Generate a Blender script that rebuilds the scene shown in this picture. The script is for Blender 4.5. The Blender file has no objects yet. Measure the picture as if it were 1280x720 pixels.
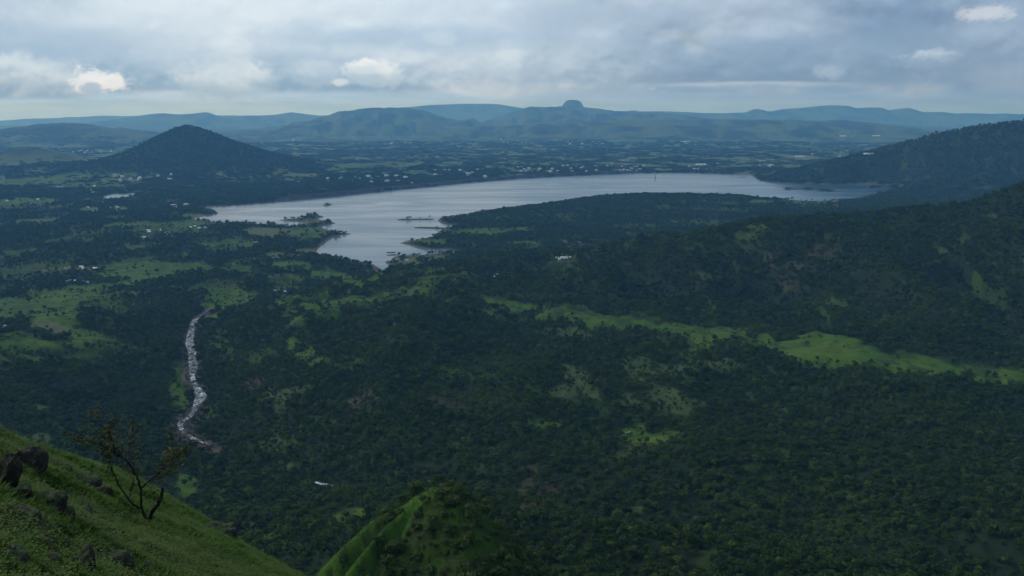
import bpy, bmesh, math, random
import numpy as np

random.seed(7)
rng = np.random.default_rng(7)
C = bpy.context.scene.collection
SC = bpy.context.scene
R = math.radians

# ------------------------------------------------------------------ camera
CAMZ = 600.0
F = 1256.0                       # focal length in pixels of a 1280 px wide frame
PITCH = R(9.9)
CP, SP = math.cos(PITCH), math.sin(PITCH)
cam = bpy.data.cameras.new('camera')
cam.sensor_width = 36.0
cam.lens = 36.0 * F / 1280.0
cam.clip_start = 0.5
cam.clip_end = 200000.0
camo = bpy.data.objects.new('camera', cam)
C.objects.link(camo)
camo.location = (0, 0, CAMZ)
camo.rotation_euler = (math.pi / 2 - PITCH, 0, 0)
SC.camera = camo

# ------------------------------------------------------------------ light
SUN_EL, SUN_AZ = 40.0, -78.0     # degrees; azimuth measured from the view axis, negative = left
sun = bpy.data.lights.new('sun', 'SUN')
sun.energy = 1.3
sun.angle = R(10)
sun.color = (1.0, 0.95, 0.86)
suno = bpy.data.objects.new('sun', sun)
C.objects.link(suno)
suno.rotation_euler = (R(90 - SUN_EL), 0, R(-SUN_AZ) + math.pi)
suno.location = (0, 0, 900)

SC.view_settings.view_transform = 'Standard'
SC.view_settings.look = 'None'
SC.view_settings.exposure = 0.0
SC.view_settings.gamma = 1.0
SC.view_settings.use_curve_mapping = False
SC.cycles.use_denoising = True
try:
    SC.cycles.denoiser = 'OPENIMAGEDENOISE'
except Exception:
    pass
SC.cycles.max_bounces = 4
SC.cycles.diffuse_bounces = 2
SC.cycles.glossy_bounces = 2
SC.cycles.transmission_bounces = 2
SC.cycles.volume_bounces = 2
SC.cycles.sample_clamp_indirect = 4.0

def pix_dir(px, py):
    u = (px - 640.0) / F
    v = (360.0 - py) / F
    return np.array([u, CP + v * SP, -SP + v * CP])

def azel(px, py):
    d = pix_dir(px, py)
    return math.degrees(math.atan2(d[0], d[1])), math.degrees(math.atan2(d[2], math.hypot(d[0], d[1])))

# ------------------------------------------------------------------ sky (world)
class NT:
    """tiny helper for writing node trees"""
    def __init__(self, tree):
        self.t = tree
    def n(self, typ, **kw):
        nd = self.t.nodes.new(typ)
        for k, v in kw.items():
            setattr(nd, k, v)
        return nd
    def l(self, a, b):
        self.t.links.new(a, b)
    def put(self, sock, v):
        if isinstance(v, bpy.types.NodeSocket):
            self.l(v, sock)
        else:
            sock.default_value = v
    def m(self, op, a, b=None, c=None, clamp=False):
        nd = self.n('ShaderNodeMath', operation=op)
        nd.use_clamp = clamp
        self.put(nd.inputs[0], a)
        if b is not None:
            self.put(nd.inputs[1], b)
        if c is not None:
            self.put(nd.inputs[2], c)
        return nd.outputs[0]
    def ramp(self, v, a, b, lo=0.0, hi=1.0):
        nd = self.n('ShaderNodeMapRange', interpolation_type='SMOOTHSTEP')
        self.put(nd.inputs['Value'], v)
        nd.inputs['From Min'].default_value = a
        nd.inputs['From Max'].default_value = b
        nd.inputs['To Min'].default_value = lo
        nd.inputs['To Max'].default_value = hi
        return nd.outputs[0]
    def mix(self, f, a, b, blend='MIX'):
        nd = self.n('ShaderNodeMix', data_type='RGBA', blend_type=blend)
        self.put(nd.inputs[0], f)
        for s, v in ((nd.inputs[6], a), (nd.inputs[7], b)):
            if isinstance(v, bpy.types.NodeSocket):
                self.l(v, s)
            else:
                s.default_value = (v[0], v[1], v[2], 1)
        return nd.outputs[2]
    def noise(self, vec, scale, detail=6, rough=0.55, dist=0.0, flat=False):
        nd = self.n('ShaderNodeTexNoise', noise_dimensions='2D' if flat else '3D')
        if vec is not None:
            self.l(vec, nd.inputs['Vector'])
        nd.inputs['Scale'].default_value = scale
        nd.inputs['Detail'].default_value = detail
        nd.inputs['Roughness'].default_value = rough
        nd.inputs['Distortion'].default_value = dist
        return nd.outputs['Fac']
    def xyz(self, x, y, z=0.0):
        nd = self.n('ShaderNodeCombineXYZ')
        self.put(nd.inputs[0], x); self.put(nd.inputs[1], y); self.put(nd.inputs[2], z)
        return nd.outputs[0]

def build_world():
    w = bpy.data.worlds.new('World')
    SC.world = w
    w.use_nodes = True
    t = w.node_tree
    t.nodes.clear()
    N = NT(t)
    out = N.n('ShaderNodeOutputWorld')
    bg = N.n('ShaderNodeBackground')
    N.l(bg.outputs[0], out.inputs[0])
    bg.inputs['Strength'].default_value = 0.1
    sky = N.n('ShaderNodeTexSky', sky_type='NISHITA')
    sky.sun_disc = False
    sky.sun_elevation = R(SUN_EL)
    sky.sun_rotation = R(SUN_AZ)
    sky.air_density = 1.2
    sky.dust_density = 2.0
    tc = N.n('ShaderNodeTexCoord')
    sep = N.n('ShaderNodeSeparateXYZ')
    N.l(tc.outputs['Generated'], sep.inputs[0])
    x, y, z = sep.outputs
    az = N.m('MULTIPLY', N.m('ARCTAN2', x, y), 57.2958)
    el = N.m('MULTIPLY', N.m('ARCSINE', z), 57.2958)
    # direction-space coordinate, clouds flattened towards the horizon
    elc = N.m('MULTIPLY', el, 1.45)
    p = N.xyz(N.m('MULTIPLY', az, 1.0), elc, 0.0)
    p2 = N.xyz(N.m('ADD', az, 0.35), N.m('ADD', elc, -0.75), 0.0)
    big = N.noise(p, 0.085, 5, 0.5, 0.0, flat=True)
    med = N.noise(p, 0.24, 6, 0.48, 0.0, flat=True)
    med2 = N.noise(p2, 0.24, 6, 0.48, 0.0, flat=True)
    fine = N.noise(p, 0.75, 6, 0.52, 0.0, flat=True)
    p3 = N.xyz(N.m('ADD', az, 0.10), N.m('ADD', elc, -0.45), 0.0)
    fine_s = N.noise(p3, 0.75, 6, 0.52, 0.0, flat=True)
    def puffs(v, sc):
        nd = N.n('ShaderNodeTexVoronoi', feature='F1', voronoi_dimensions='2D')
        N.l(v, nd.inputs['Vector']); nd.inputs['Scale'].default_value = sc
        nd.inputs['Detail'].default_value = 2.0; nd.inputs['Roughness'].default_value = 0.4; nd.inputs['Lacunarity'].default_value = 2.3
        return N.m('SUBTRACT', 0.85, nd.outputs['Distance'])
    wv = N.m('MULTIPLY', N.m('SUBTRACT', med, 0.5), 2.2)
    pw = N.xyz(N.m('ADD', az, wv), N.m('SUBTRACT', elc, wv), 0.7)
    pw2 = N.xyz(N.m('ADD', N.m('ADD', az, wv), 0.14), N.m('SUBTRACT', N.m('SUBTRACT', elc, wv), 0.42), 0.7)
    pf = puffs(pw, 0.62); pf2 = puffs(pw2, 0.62)
    fine = N.m('ADD', N.m('MULTIPLY', fine, 0.7), N.m('MULTIPLY', pf, 0.3))
    fine_s = N.m('ADD', N.m('MULTIPLY', fine_s, 0.7), N.m('MULTIPLY', pf2, 0.3))
    frel = N.m('SUBTRACT', fine, fine_s)
    fine2 = N.noise(p, 2.2, 4, 0.62, 0.0, flat=True)
    relief = N.m('SUBTRACT', med, med2)
    side = N.ramp(x, -0.30, 0.46)                    # the cloud deck is thicker to the right
    # high overcast
    light = N.mix(side, (7.0, 7.8, 8.4), (3.4, 4.4, 5.5))
    dark = N.mix(side, (3.4, 4.6, 5.8), (2.0, 2.9, 4.1))
    f = N.m('ADD', N.m('MULTIPLY', big, 1.75), N.m('MULTIPLY', med, 0.45))
    f = N.ramp(f, 0.88, 1.32)
    deck = N.mix(f, dark, light)
    # thin places where the blue of the sky comes through
    thin = N.ramp(N.m('SUBTRACT', med, big), 0.12, 0.34, 0.0, 0.25)
    deck = N.mix(thin, deck, sky.outputs[0])
    # soft relief
    rel = N.m('ADD', N.m('MULTIPLY_ADD', relief, 0.5, 1.0), N.m('MULTIPLY', frel, 0.30))
    deck = N.mix(1.0, deck, N.xyz(rel, rel, rel), 'MULTIPLY')
    col = deck
    # low band of light between the flat cloud bases and the horizon
    hz = N.ramp(N.m('ADD', el, N.m('MULTIPLY', N.m('SUBTRACT', med, 0.5), 0.6)), 1.35, 0.75)
    hz = N.m('MULTIPLY', hz, N.ramp(el, -3.0, -0.2, 0.0, 0.85))
    hcol = N.mix(side, (4.6, 6.8, 9.3), (2.3, 3.6, 5.5))
    low0 = N.ramp(el, 0.75, 0.1)
    hcol = N.mix(low0, hcol, N.mix(side, (4.3, 7.7, 12.8), (2.3, 4.1, 7.4)))
    ps = N.xyz(N.m('MULTIPLY', az, 0.25), N.m('MULTIPLY', el, 3.2), 3.0)
    streak = N.noise(ps, 0.9, 4, 0.6, 0.0, flat=True)
    srel = N.m('MULTIPLY_ADD', streak, 0.5, 0.75)
    hcol = N.mix(1.0, hcol, N.xyz(srel, srel, srel), 'MULTIPLY')
    col = N.mix(hz, col, hcol)

    # bank of small cumulus with flat bases along the horizon
    bk = N.m('ADD', N.m('MULTIPLY', fine, 0.75), N.m('MULTIPLY', med, 0.55))
    bk = N.m('SUBTRACT', bk, N.m('MULTIPLY', N.m('ABSOLUTE', N.m('SUBTRACT', el, 1.9)), 0.10))
    bm_ = N.m('MULTIPLY', N.ramp(bk, 0.54, 0.72, 0.0, 0.6), N.ramp(N.m('MULTIPLY_ADD', fine, 0.5, el), 1.18, 1.42))
    btop = N.mix(side, (6.6, 7.5, 8.1), (3.6, 4.7, 5.8)); bbase = N.mix(side, (2.9, 4.2, 5.5), (1.9, 2.8, 3.9))
    bg_ = N.m('ADD', N.m('MULTIPLY', frel, 3.2), N.m('MULTIPLY', N.m('SUBTRACT', el, 1.1), 0.30))
    col = N.mix(bm_, col, N.mix(N.ramp(bg_, -0.25, 0.75), bbase, btop))
    edge = N.m('ADD', N.m('MULTIPLY', N.m('SUBTRACT', med, 0.5), 2.0), N.m('MULTIPLY', N.m('SUBTRACT', fine, 0.5), 1.5))
    edge = N.m('ADD', edge, N.m('MULTIPLY', N.m('SUBTRACT', fine2, 0.5), 0.35))
    fine3 = N.noise(p, 5.0, 3, 0.65, 0.0, flat=True)
    edge2 = N.m('ADD', N.m('MULTIPLY', N.m('SUBTRACT', fine, 0.5), 1.6), N.m('MULTIPLY', N.m('SUBTRACT', fine2, 0.5), 1.5))
    edge2 = N.m('ADD', edge2, N.m('MULTIPLY', N.m('SUBTRACT', fine3, 0.5), 0.45))
    def blob(col, px, py, rx, ry, top, base=None, soft=0.35, amp=1.0, flat=False, op=1.0):
        a0, e0 = azel(px, py)
        dx = N.m('MULTIPLY', N.m('SUBTRACT', az, a0), 22.0 / rx)
        dy = N.m('MULTIPLY', N.m('SUBTRACT', el, e0), 22.0 / ry)
        d = N.m('SQRT', N.m('ADD', N.m('MULTIPLY', dx, dx), N.m('MULTIPLY', dy, dy)))
        d = N.m('MULTIPLY_ADD', edge2 if rx < 60 else edge, amp * (1.25 if rx < 60 else 0.95), d)
        msk = N.ramp(d, 1.0 + soft, 1.0 - soft, 0.0, op)
        if flat:      # flat cloud base
            msk = N.m('MULTIPLY', msk, N.ramp(N.m('MULTIPLY_ADD', edge, 0.10, dy), -0.75, -0.45))
        if base is None:
            c = top
        else:
            g = N.m('ADD', dy, N.m('ADD', N.m('MULTIPLY', relief, 1.6), N.m('MULTIPLY', frel, 1.6)))
            c = N.mix(N.ramp(g, -0.7, 0.8), base, top)
        return N.mix(msk, col, c)
    W = (7.6, 8.0, 8.2)
    # broad soft masses first
    col = blob(col, 60, 20, 110, 34, (4.6, 5.7, 6.7), (4.2, 5.4, 6.5), 0.7, 0.5, op=0.75)
    col = blob(col, 320, 22, 220, 50, (7.6, 8.3, 8.6), (6.6, 7.5, 8.0), 0.6, 0.6, op=0.9)
    col = blob(col, 80, 62, 120, 20, (4.4, 5.6, 6.7), (3.6, 4.9, 6.1), 0.6, 0.6, op=0.85)
    col = blob(col, 600, 12, 170, 22, (6.4, 7.4, 8.0), (5.8, 6.9, 7.7), 0.7, 0.5, op=0.6)
    col = blob(col, 270, 96, 240, 28, (4.2, 5.5, 6.7), (2.5, 3.8, 5.0), 0.45, 0.5, True, 0.95)
    # left cumulus with flat dark bases
    col = blob(col, 34, 104, 66, 28, (6.6, 7.5, 8.0), (2.7, 3.9, 5.1), 0.22, 0.6, True, 0.95)
    col = blob(col, 108, 100, 13, 11, (8.8, 9.1, 9.3), None, 0.5, 1.0, op=0.8)
    col = blob(col, 137, 103, 17, 8, (9.2, 9.4, 9.5), None, 0.5, 1.0, op=0.9)
    col = blob(col, 121, 94, 18, 5, (8.8, 9.2, 9.4), None, 0.4, 1.0, op=0.7)
    col = blob(col, 114, 111, 9, 6, (4.2, 5.4, 6.5), None, 0.4, 0.6, op=0.9)
    col = blob(col, 285, 98, 54, 21, (7.0, 7.9, 8.3), (4.2, 5.5, 6.6), 0.3, 0.5)
    col = blob(col, 288, 62, 19, 15, (8.0, 8.6, 8.8), (6.4, 7.3, 7.9), 0.5, 0.7, op=0.75)
    col = blob(col, 240, 72, 60, 18, (6.4, 7.3, 7.9), (5.0, 6.2, 7.1), 0.6, 0.7, op=0.6)
    col = blob(col, 440, 100, 100, 18, (4.6, 5.9, 7.0), (2.7, 3.9, 5.2), 0.45, 0.5, True, 0.85)
    col = blob(col, 398, 92, 22, 14, (5.9, 7.0, 7.7), (4.2, 5.5, 6.6), 0.4, 0.7, op=0.7)
    col = blob(col, 468, 92, 30, 14, (8.0, 8.6, 8.7), (4.6, 5.9, 6.9), 0.25, 0.6, op=0.95)
    col = blob(col, 456, 82, 13, 8, (8.6, 9.0, 9.0), (6.5, 7.4, 8.0), 0.3, 0.6, op=0.9)
    col = blob(col, 425, 103, 9, 4, (6.9, 7.8, 8.3), None, 0.5, 0.6, op=0.9)
    # centre
    col = blob(col, 520, 48, 140, 14, (4.0, 5.4, 6.7), (3.7, 5.1, 6.4), 0.7, 0.6, op=0.7)
    col = blob(col, 548, 48, 14, 8, (6.6, 7.5, 8.1), None, 0.6, 1.0, op=0.4)
    col = blob(col, 710, 88, 130, 26, (5.5, 6.6, 7.3), (3.9, 5.1, 6.1), 0.6, 0.8, op=0.75)
    col = blob(col, 640, 78, 30, 13, (6.9, 7.7, 8.0), (5.0, 6.1, 7.0), 0.45, 0.8, op=0.8)
    col = blob(col, 800, 88, 34, 12, (6.0, 6.9, 7.4), (4.5, 5.6, 6.5), 0.5, 0.8, op=0.7)
    col = blob(col, 708, 107, 11, 5, (6.2, 7.1, 7.7), None, 0.6, 1.0, op=0.6)
    col = blob(col, 760, 20, 120, 12, (4.0, 5.0, 6.1), None, 0.7, 0.5, op=0.5)
    # right: dark rain cloud with lit rims
    col = blob(col, 1040, 84, 250, 34, (2.7, 3.8, 5.0), (2.0, 2.9, 4.0), 0.6, 0.6, True, 0.85)
    col = blob(col, 925, 107, 95, 4, (5.0, 6.1, 7.0), (3.2, 4.3, 5.4), 0.5, 0.5, op=0.7)
    col = blob(col, 1036, 90, 14, 7, (4.2, 5.3, 6.4), None, 0.6, 0.7, op=0.6)
    col = blob(col, 1168, 72, 30, 10, (5.0, 6.0, 7.0), (2.9, 3.9, 5.0), 0.35, 0.7, op=0.85)
    col = blob(col, 1250, 60, 50, 30, (3.3, 4.3, 5.4), (2.2, 3.0, 4.1), 0.5, 0.8, op=0.6)
    col = blob(col, 1230, 17, 20, 6, (6.8, 7.0, 7.2), None, 0.8, 1.0, op=0.7)
    col = blob(col, 1265, 95, 40, 14, (3.4, 4.3, 5.3), None, 0.6, 0.7, op=0.5)
    # everything below the horizon: dark land
    low = N.ramp(el, -0.6, -4.0)
    col = N.mix(low, col, (0.35, 0.5, 0.6))
    col = N.mix(1.0, col, (0.98, 1.03, 1.10), 'MULTIPLY')     # the blue cast of the wet air
    N.l(col, bg.inputs['Color'])
build_world()

# ------------------------------------------------------------------ numpy noise
def _hash(ix, iy, seed):
    h = (ix.astype(np.int64) * 374761393 + iy.astype(np.int64) * 668265263 + seed * 974634777) & 0xFFFFFFFF
    h = ((h ^ (h >> 13)) * 1274126177) & 0xFFFFFFFF
    h = h ^ (h >> 16)
    return (h & 0xFFFFFF).astype(np.float64) / 0xFFFFFF
def vnoise(x, y, seed=0):
    ix = np.floor(x); iy = np.floor(y)
    fx = x - ix; fy = y - iy
    fx = fx * fx * fx * (fx * (fx * 6 - 15) + 10); fy = fy * fy * fy * (fy * (fy * 6 - 15) + 10)
    a = _hash(ix, iy, seed); b = _hash(ix + 1, iy, seed)
    c = _hash(ix, iy + 1, seed); d = _hash(ix + 1, iy + 1, seed)
    return (a + (b - a) * fx) * (1 - fy) + (c + (d - c) * fx) * fy
def fbm(x, y, oct=4, seed=0, gain=0.5):
    """-1 .. 1"""
    s = 0; a = 1; tot = 0
    for o in range(oct):
        s = s + a * (vnoise(x, y, seed + o * 17) * 2 - 1)
        tot += a; a *= gain
        x, y = x * 1.9 + y * 0.62 + 13.1, y * 1.9 - x * 0.62 + 7.7
    return s / tot
def ridged(x, y, oct=4, seed=0):
    s = 0; a = 1; tot = 0
    for o in range(oct):
        s = s + a * (1 - np.abs(vnoise(x, y, seed + o * 17) * 2 - 1))
        tot += a; a *= 0.5
        x, y = x * 1.9 + y * 0.62 + 3.1, y * 1.9 - x * 0.62 + 5.7
    return s / tot
def sstep(a, b, x):
    t = np.clip((x - a) / (b - a), 0, 1)
    return t * t * (3 - 2 * t)
def smin(a, b, k):
    h = np.clip(0.5 + 0.5 * (b - a) / k, 0, 1)
    return b * (1 - h) + a * h - k * h * (1 - h)
def smax(a, b, k):
    return -smin(-a, -b, k)

def at_z(px, py, z):
    d = pix_dir(px, py)
    t = (z - CAMZ) / d[2]
    return np.array([d[0] * t, d[1] * t, z])
def at_d(px, py, D):
    d = pix_dir(px, py)
    t = D / d[1]
    return np.array([d[0] * t, D, CAMZ + d[2] * t])

def seg_dist(X, Y, P):
    """distance to a polyline and the z interpolated along it"""
    best = np.full(X.shape, 1e12); zc = np.zeros(X.shape)
    for a, b in zip(P[:-1], P[1:]):
        dx, dy = b[0] - a[0], b[1] - a[1]
        L = dx * dx + dy * dy + 1e-9
        t = np.clip(((X - a[0]) * dx + (Y - a[1]) * dy) / L, 0, 1)
        d = (X - a[0] - t * dx) ** 2 + (Y - a[1] - t * dy) ** 2
        m = d < best
        best = np.where(m, d, best)
        zc = np.where(m, a[2] + (b[2] - a[2]) * t, zc)
    return np.sqrt(best), zc
def poly_sd(X, Y, P):
    """signed distance to a closed polygon, negative inside"""
    best = np.full(X.shape, 1e18); ins = np.zeros(X.shape, bool)
    n = len(P)
    for i in range(n):
        a, b = P[i], P[(i + 1) % n]
        dx, dy = b[0] - a[0], b[1] - a[1]
        L = dx * dx + dy * dy + 1e-9
        t = np.clip(((X - a[0]) * dx + (Y - a[1]) * dy) / L, 0, 1)
        best = np.minimum(best, (X - a[0] - t * dx) ** 2 + (Y - a[1] - t * dy) ** 2)
        c = ((a[1] > Y) != (b[1] > Y))
        with np.errstate(divide='ignore', invalid='ignore'):
            xi = dx * (Y - a[1]) / (dy if abs(dy) > 1e-9 else 1e-9) + a[0]
        ins ^= c & (X < xi)
    d = np.sqrt(best)
    return np.where(ins, -d, d)

# ------------------------------------------------------------------ traced features of the place
LAKE = [at_z(px, py, 0.0) for px, py in [
    (246, 258.6), (275, 258), (300, 256.4), (340, 253.4), (380, 249), (420, 245.5), (460, 241), (500, 237), (540, 233), (580, 229),
    (620, 225.6), (660, 222.6), (700, 220.4), (740, 218.8), (780, 217.2), (820, 216), (860, 216.2), (900, 217.2), (938, 218), (942, 221),
    (950, 225.5), (965, 227.6), (985, 229), (1010, 230), (1050, 230.4), (1080, 230.6), (1112, 231.4), (1126, 234), (1118, 238), (1100, 241.5),
    (1085, 246), (1060, 251), (1000, 253), (950, 250), (900, 247.5), (800, 246), (720, 251.5), (650, 259), (600, 265), (575, 270.6),
    (555, 272.6), (547, 275), (551, 279), (560, 281), (572, 280.8), (560, 284.5), (553, 288), (547, 290), (550, 293.6), (528, 298), (510, 302),
    (498.6, 304), (510, 306.5), (522.6, 310), (534.7, 311.7), (552, 311.7), (564, 313), (574, 313.4), (569, 315.5), (541.5, 317.4), (528, 318.4),
    (497, 319.6), (490, 322), (497, 324), (509, 324.4), (511.5, 325.4), (479.7, 327), (487.4, 331.5), (493, 335.7), (491, 343.5), (484, 344),
    (481.5, 340), (473, 334), (464, 330), (455.6, 329), (447, 327), (438.4, 324), (426.4, 322), (411, 320), (393.8, 317.4), (396.3, 311.7),
    (405.8, 304), (414.4, 297), (424.7, 294.6), (441, 292.8), (431.5, 291), (421, 290.6), (412.7, 288.5), (407.5, 286), (397, 284), (411, 281.3),
    (421, 279), (414.4, 277.3), (405.8, 275.6), (397, 273.8), (404, 270.6), (392, 267.4), (379, 269.4), (377, 272), (346.4, 275.2), (362.7, 276.9),
    (377, 277.8), (384.4, 280.5), (368, 283.4), (344.6, 281.5), (326.6, 280), (319, 279.4), (299.5, 279.4), (288.6, 279.6), (268.8, 278.7),
    (263, 276), (241.7, 273.8), (249, 271.4), (274, 267), (267, 263.3), (252.5, 260.8)]]
POND_Z = 8.0
POND = [at_z(px, py, POND_Z) for px, py in [(122, 246.3), (142, 242.2), (170, 241), (166, 247), (154, 248.6), (131, 247.8)]]
ISLETS = [[(506, 274.6), (520, 274.3), (533, 274.2)], [(527, 284.6), (540, 285.0), (556, 285.6)], [(408, 257), (411, 255.2)], [(486, 315.6), (491, 315.4)],
          [(487, 319), (494, 318.6)], [(988, 236.6), (1002, 236.2), (1022, 237.6), (1036, 239)], [(1036, 239), (1060, 240.2), (1095, 240.6)],
          [(1089, 234.6), (1105, 234.6), (1124, 235.2)], [(924, 222.2), (930, 222.2)], [(392, 271.6), (402, 271.4)]]
ISLETS = [[at_z(a, b, 0.0) for a, b in P] for P in ISLETS]
ISW = [26, 24, 16, 9, 9, 40, 14, 32, 14, 10]
RIVER = [(262, 386, 11), (252, 394, 13), (243, 400, 14), (240, 412, 16), (237, 428, 19), (240, 444, 22), (242, 456, 25), (240, 470, 28), (244, 482, 31),
         (251, 494, 34), (246, 508, 37), (240, 518, 40), (226, 528, 43), (228, 540, 46), (242, 549, 48), (262, 556, 52), (300, 572, 60), (345, 588, 66),
         (404, 606, 74), (470, 618, 82), (560, 630, 92), (660, 640, 102), (780, 662, 116), (900, 672, 128), (1050, 680, 140), (1280, 690, 160), (1600, 700, 185)]
RIVER_W = [at_z(*p) for p in RIVER]
RIVER_IN = [(262, 386, 11), (300, 372, 8), (360, 362, 6), (430, 350, 4), (487, 343, 1)]
RIVER_IN_W = [at_z(*p) for p in RIVER_IN]
GULLY = [at_z(660, 640, 102), at_z(690, 612, 112), at_z(720, 590, 118)]

# name, crest pixels (px, py, distance), half width, exponent, gully noise amplitude, gully wavelength
def crest(L, D=None):
    return [at_d(*(p if len(p) == 3 else (p[0], p[1], D))) for p in L]
HILLS = [
    ('ridge', crest([(640, 366, 2800), (692, 349, 2950), (760, 330, 3050), (830, 306, 3100), (880, 291, 3150), (950, 276, 3200), (1040, 271, 3300),
                     (1100, 267, 3350), (1200, 255, 3300), (1280, 227, 3200), (1400, 190, 3100), (1600, 150, 3000)]), 1080, 1.1, 125, 380),
    ('peninsula', crest([(575, 276, 5600), (610, 267, 6000), (650, 258, 6300), (720, 249, 6600), (800, 244, 6700), (900, 246, 6650), (1000, 255, 6300), (1100, 260, 6000),
                         (1250, 262, 5600)]), 900, 1.3, 10, 400),
    ('lakeside_hill', crest([(945, 221, 9300), (1000, 210, 9100), (1060, 196, 9000), (1120, 181, 8800), (1160, 170, 8700), (1210, 160, 8600), (1280, 150.5, 8500), (1400, 136, 8300),
                             (1600, 120, 8200)]), 1250, 1.2, 60, 600),
    ('conical_hill', crest([(120, 203), (150, 193), (190, 174), (215, 163), (228, 159), (235, 157.5), (262, 165), (300, 180), (350, 196), (400, 208)], 10500), 2000, 1.55, 110, 650),
    ('low_hill', crest([(-60, 196), (0, 190), (35, 183), (60, 188), (110, 198), (140, 204)], 11600), 1100, 1.3, 45, 500),
    ('tableland', crest([(-120, 178), (-60, 170), (0, 163), (40, 157), (65, 154), (95, 154), (120, 157), (150, 162), (190, 170), (235, 182)], 21000), 3900, 1.1, 200, 800),
    ('mountain', crest([(300, 173), (350, 161), (400, 149), (428, 139), (455, 135), (500, 134), (522, 136.5), (550, 144.5), (572, 152), (590, 148), (605, 156), (632, 172)], 31000), 7500, 1.25, 420, 1100),
    ('pinnacle_mountain', crest([(585, 160), (618, 148), (640, 139.5), (662, 133.5), (692, 133), (735, 134), (765, 138), (800, 139.5), (850, 142.5), (890, 150)], 35000), 8500, 1.25, 430, 1200),
    ('pinnacle', crest([(706, 127), (709, 124.5), (716, 124), (723, 125), (726, 127)], 35000), 330, 0.55, 0, 200),
    ('plateau', crest([(760, 150), (850, 149.5), (900, 149), (1000, 150), (1050, 151), (1090, 153), (1120, 158), (1155, 165)], 26000), 5200, 1.05, 260, 900),
    ('far_hills', crest([(-160, 160), (0, 157), (60, 158), (100, 155), (150, 148), (180, 143), (205, 141.5), (240, 142), (258, 139.5), (272, 144), (300, 151), (340, 155)], 41000), 3000, 1.1, 120, 1500),
    ('far_hills', crest([(230, 150), (290, 145), (345, 143), (365, 140), (385, 142.5), (430, 147), (480, 150)], 45000), 3200, 1.1, 120, 1500),
    ('far_hills', crest([(505, 133), (540, 130.5), (580, 129.5), (622, 130), (660, 136), (700, 140)], 50000), 3500, 1.1, 120, 1800),
    ('far_hills', crest([(780, 139), (850, 139.5), (905, 141.5), (930, 140.5), (944, 135), (952, 136), (962, 139), (985, 135.5), (1012, 132.5), (1060, 131), (1070, 134.5), (1100, 134),
                         (1110, 137), (1135, 134.5), (1152, 139), (1200, 141.2), (1300, 142), (1450, 142)], 45000), 3600, 1.0, 110, 1600),
    ('far_hills', crest([(-400, 146), (0, 145), (300, 144), (640, 143.5), (900, 144), (1280, 143), (1700, 143)], 56000), 3500, 1.0, 80, 2500),
    # spurs of the near escarpment
    ('knoll', crest([(545, 611, 430), (556, 612, 424), (574, 632, 412), (588, 668, 398), (590, 735, 372), (580, 860, 300)]), 95, 0.95, 0, 60),
    ('knoll', crest([(541, 614, 430), (468, 649, 426), (430, 683, 422), (392, 722, 418), (340, 790, 412)]), 34, 1.0, 0, 60),
    ('knoll', crest([(528, 622, 426), (484, 656, 414), (455, 690, 405), (430, 722, 399), (390, 790, 390)]), 26, 1.0, 0, 60),
    ('near_spur', crest([(560, 645, 900), (640, 655, 860), (760, 670, 830), (870, 690, 800), (960, 714, 770), (1080, 760, 700)]), 330, 1.1, 14, 150),
    ('near_spur', crest([(1080, 735, 900), (1130, 705, 960), (1200, 686, 980), (1290, 664, 1000), (1500, 620, 1000)]), 300, 1.1, 12, 150),
    ('near_spur', crest([(320, 690, 1000), (400, 664, 1060), (480, 640, 1060), (540, 625, 1020)]), 260, 1.15, 10, 150),
]
# edge of the grassy foreground slope, beyond which it drops into the valley
EDGE = [at_d(*p) for p in [(-500, 420, 36), (-150, 515, 42), (0, 556, 46), (60, 576, 50), (130, 593, 54), (185, 613, 55.5), (260, 652, 53.5), (330, 693, 50.5), (395, 722, 49), (450, 752, 46),
                           (640, 860, 38), (900, 1020, 26)]]

# ------------------------------------------------------------------ height field on a polar sheet
def geo(a, b, n):
    return np.exp(np.linspace(math.log(a), math.log(b), n, endpoint=False))
RR = np.concatenate([geo(2.5, 18, 30), geo(18, 70, 190), geo(70, 350, 56), geo(350, 480, 90), geo(480, 1000, 84), geo(1000, 4000, 270), geo(4000, 11000, 230),
                     geo(11000, 25000, 120), geo(25000, 61000, 76)])
AZ = np.linspace(R(-38), R(38), 860)
RG, AG = np.meshgrid(RR, AZ, indexing='ij')
X = RG * np.sin(AG); Y = RG * np.cos(AG)
NR, NA = X.shape

plain = 13 + 7 * fbm(X / 900, Y / 900, 4, 1) + 26 * np.clip(fbm(X / 2600, Y / 2600, 3, 5), 0, 1) * sstep(7500, 9500, RG)
rise = sstep(3900, 1900, RG) * 98 + 16 * fbm(X / 420, Y / 420, 4, 9) * sstep(4200, 3000, RG)
base = plain + rise
base = base + (ridged(X / 420, Y / 560, 4, 15) - 0.55) * 85 * sstep(3300, 2300, RG) * sstep(900, 1250, RG)
base = smax(base, 584 - 0.505 * Y - 0.05 * np.abs(X), 30)
REGION = np.where(RG > 3800, 1, 0)      # 0 valley, 1 plain
d_riv, z_riv = seg_dist(X, Y, RIVER_W)
d_in, z_in = seg_dist(X, Y, RIVER_IN_W)
wob = 1 + 0.35 * fbm(X / 160, Y / 160, 3, 21)
floorw = 20 * sstep(-2600, 600, -Y) + 10
ch = z_riv - 2.5 + 0.30 * np.maximum(0, d_riv - 24) * wob + 9 * fbm(X / 110, Y / 110, 3, 23) * sstep(30, 150, d_riv)
base = np.where(d_riv < 900, smin(base, ch, 14), base)
ch = z_in + 0.10 * np.maximum(0, d_in - 10)
base = np.where(d_in < 400, smin(base, ch, 5), base)
d_gul, z_gul = seg_dist(X, Y, GULLY)
base = np.where(d_gul < 200, smin(base, z_gul + 0.35 * d_gul, 8), base)

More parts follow.
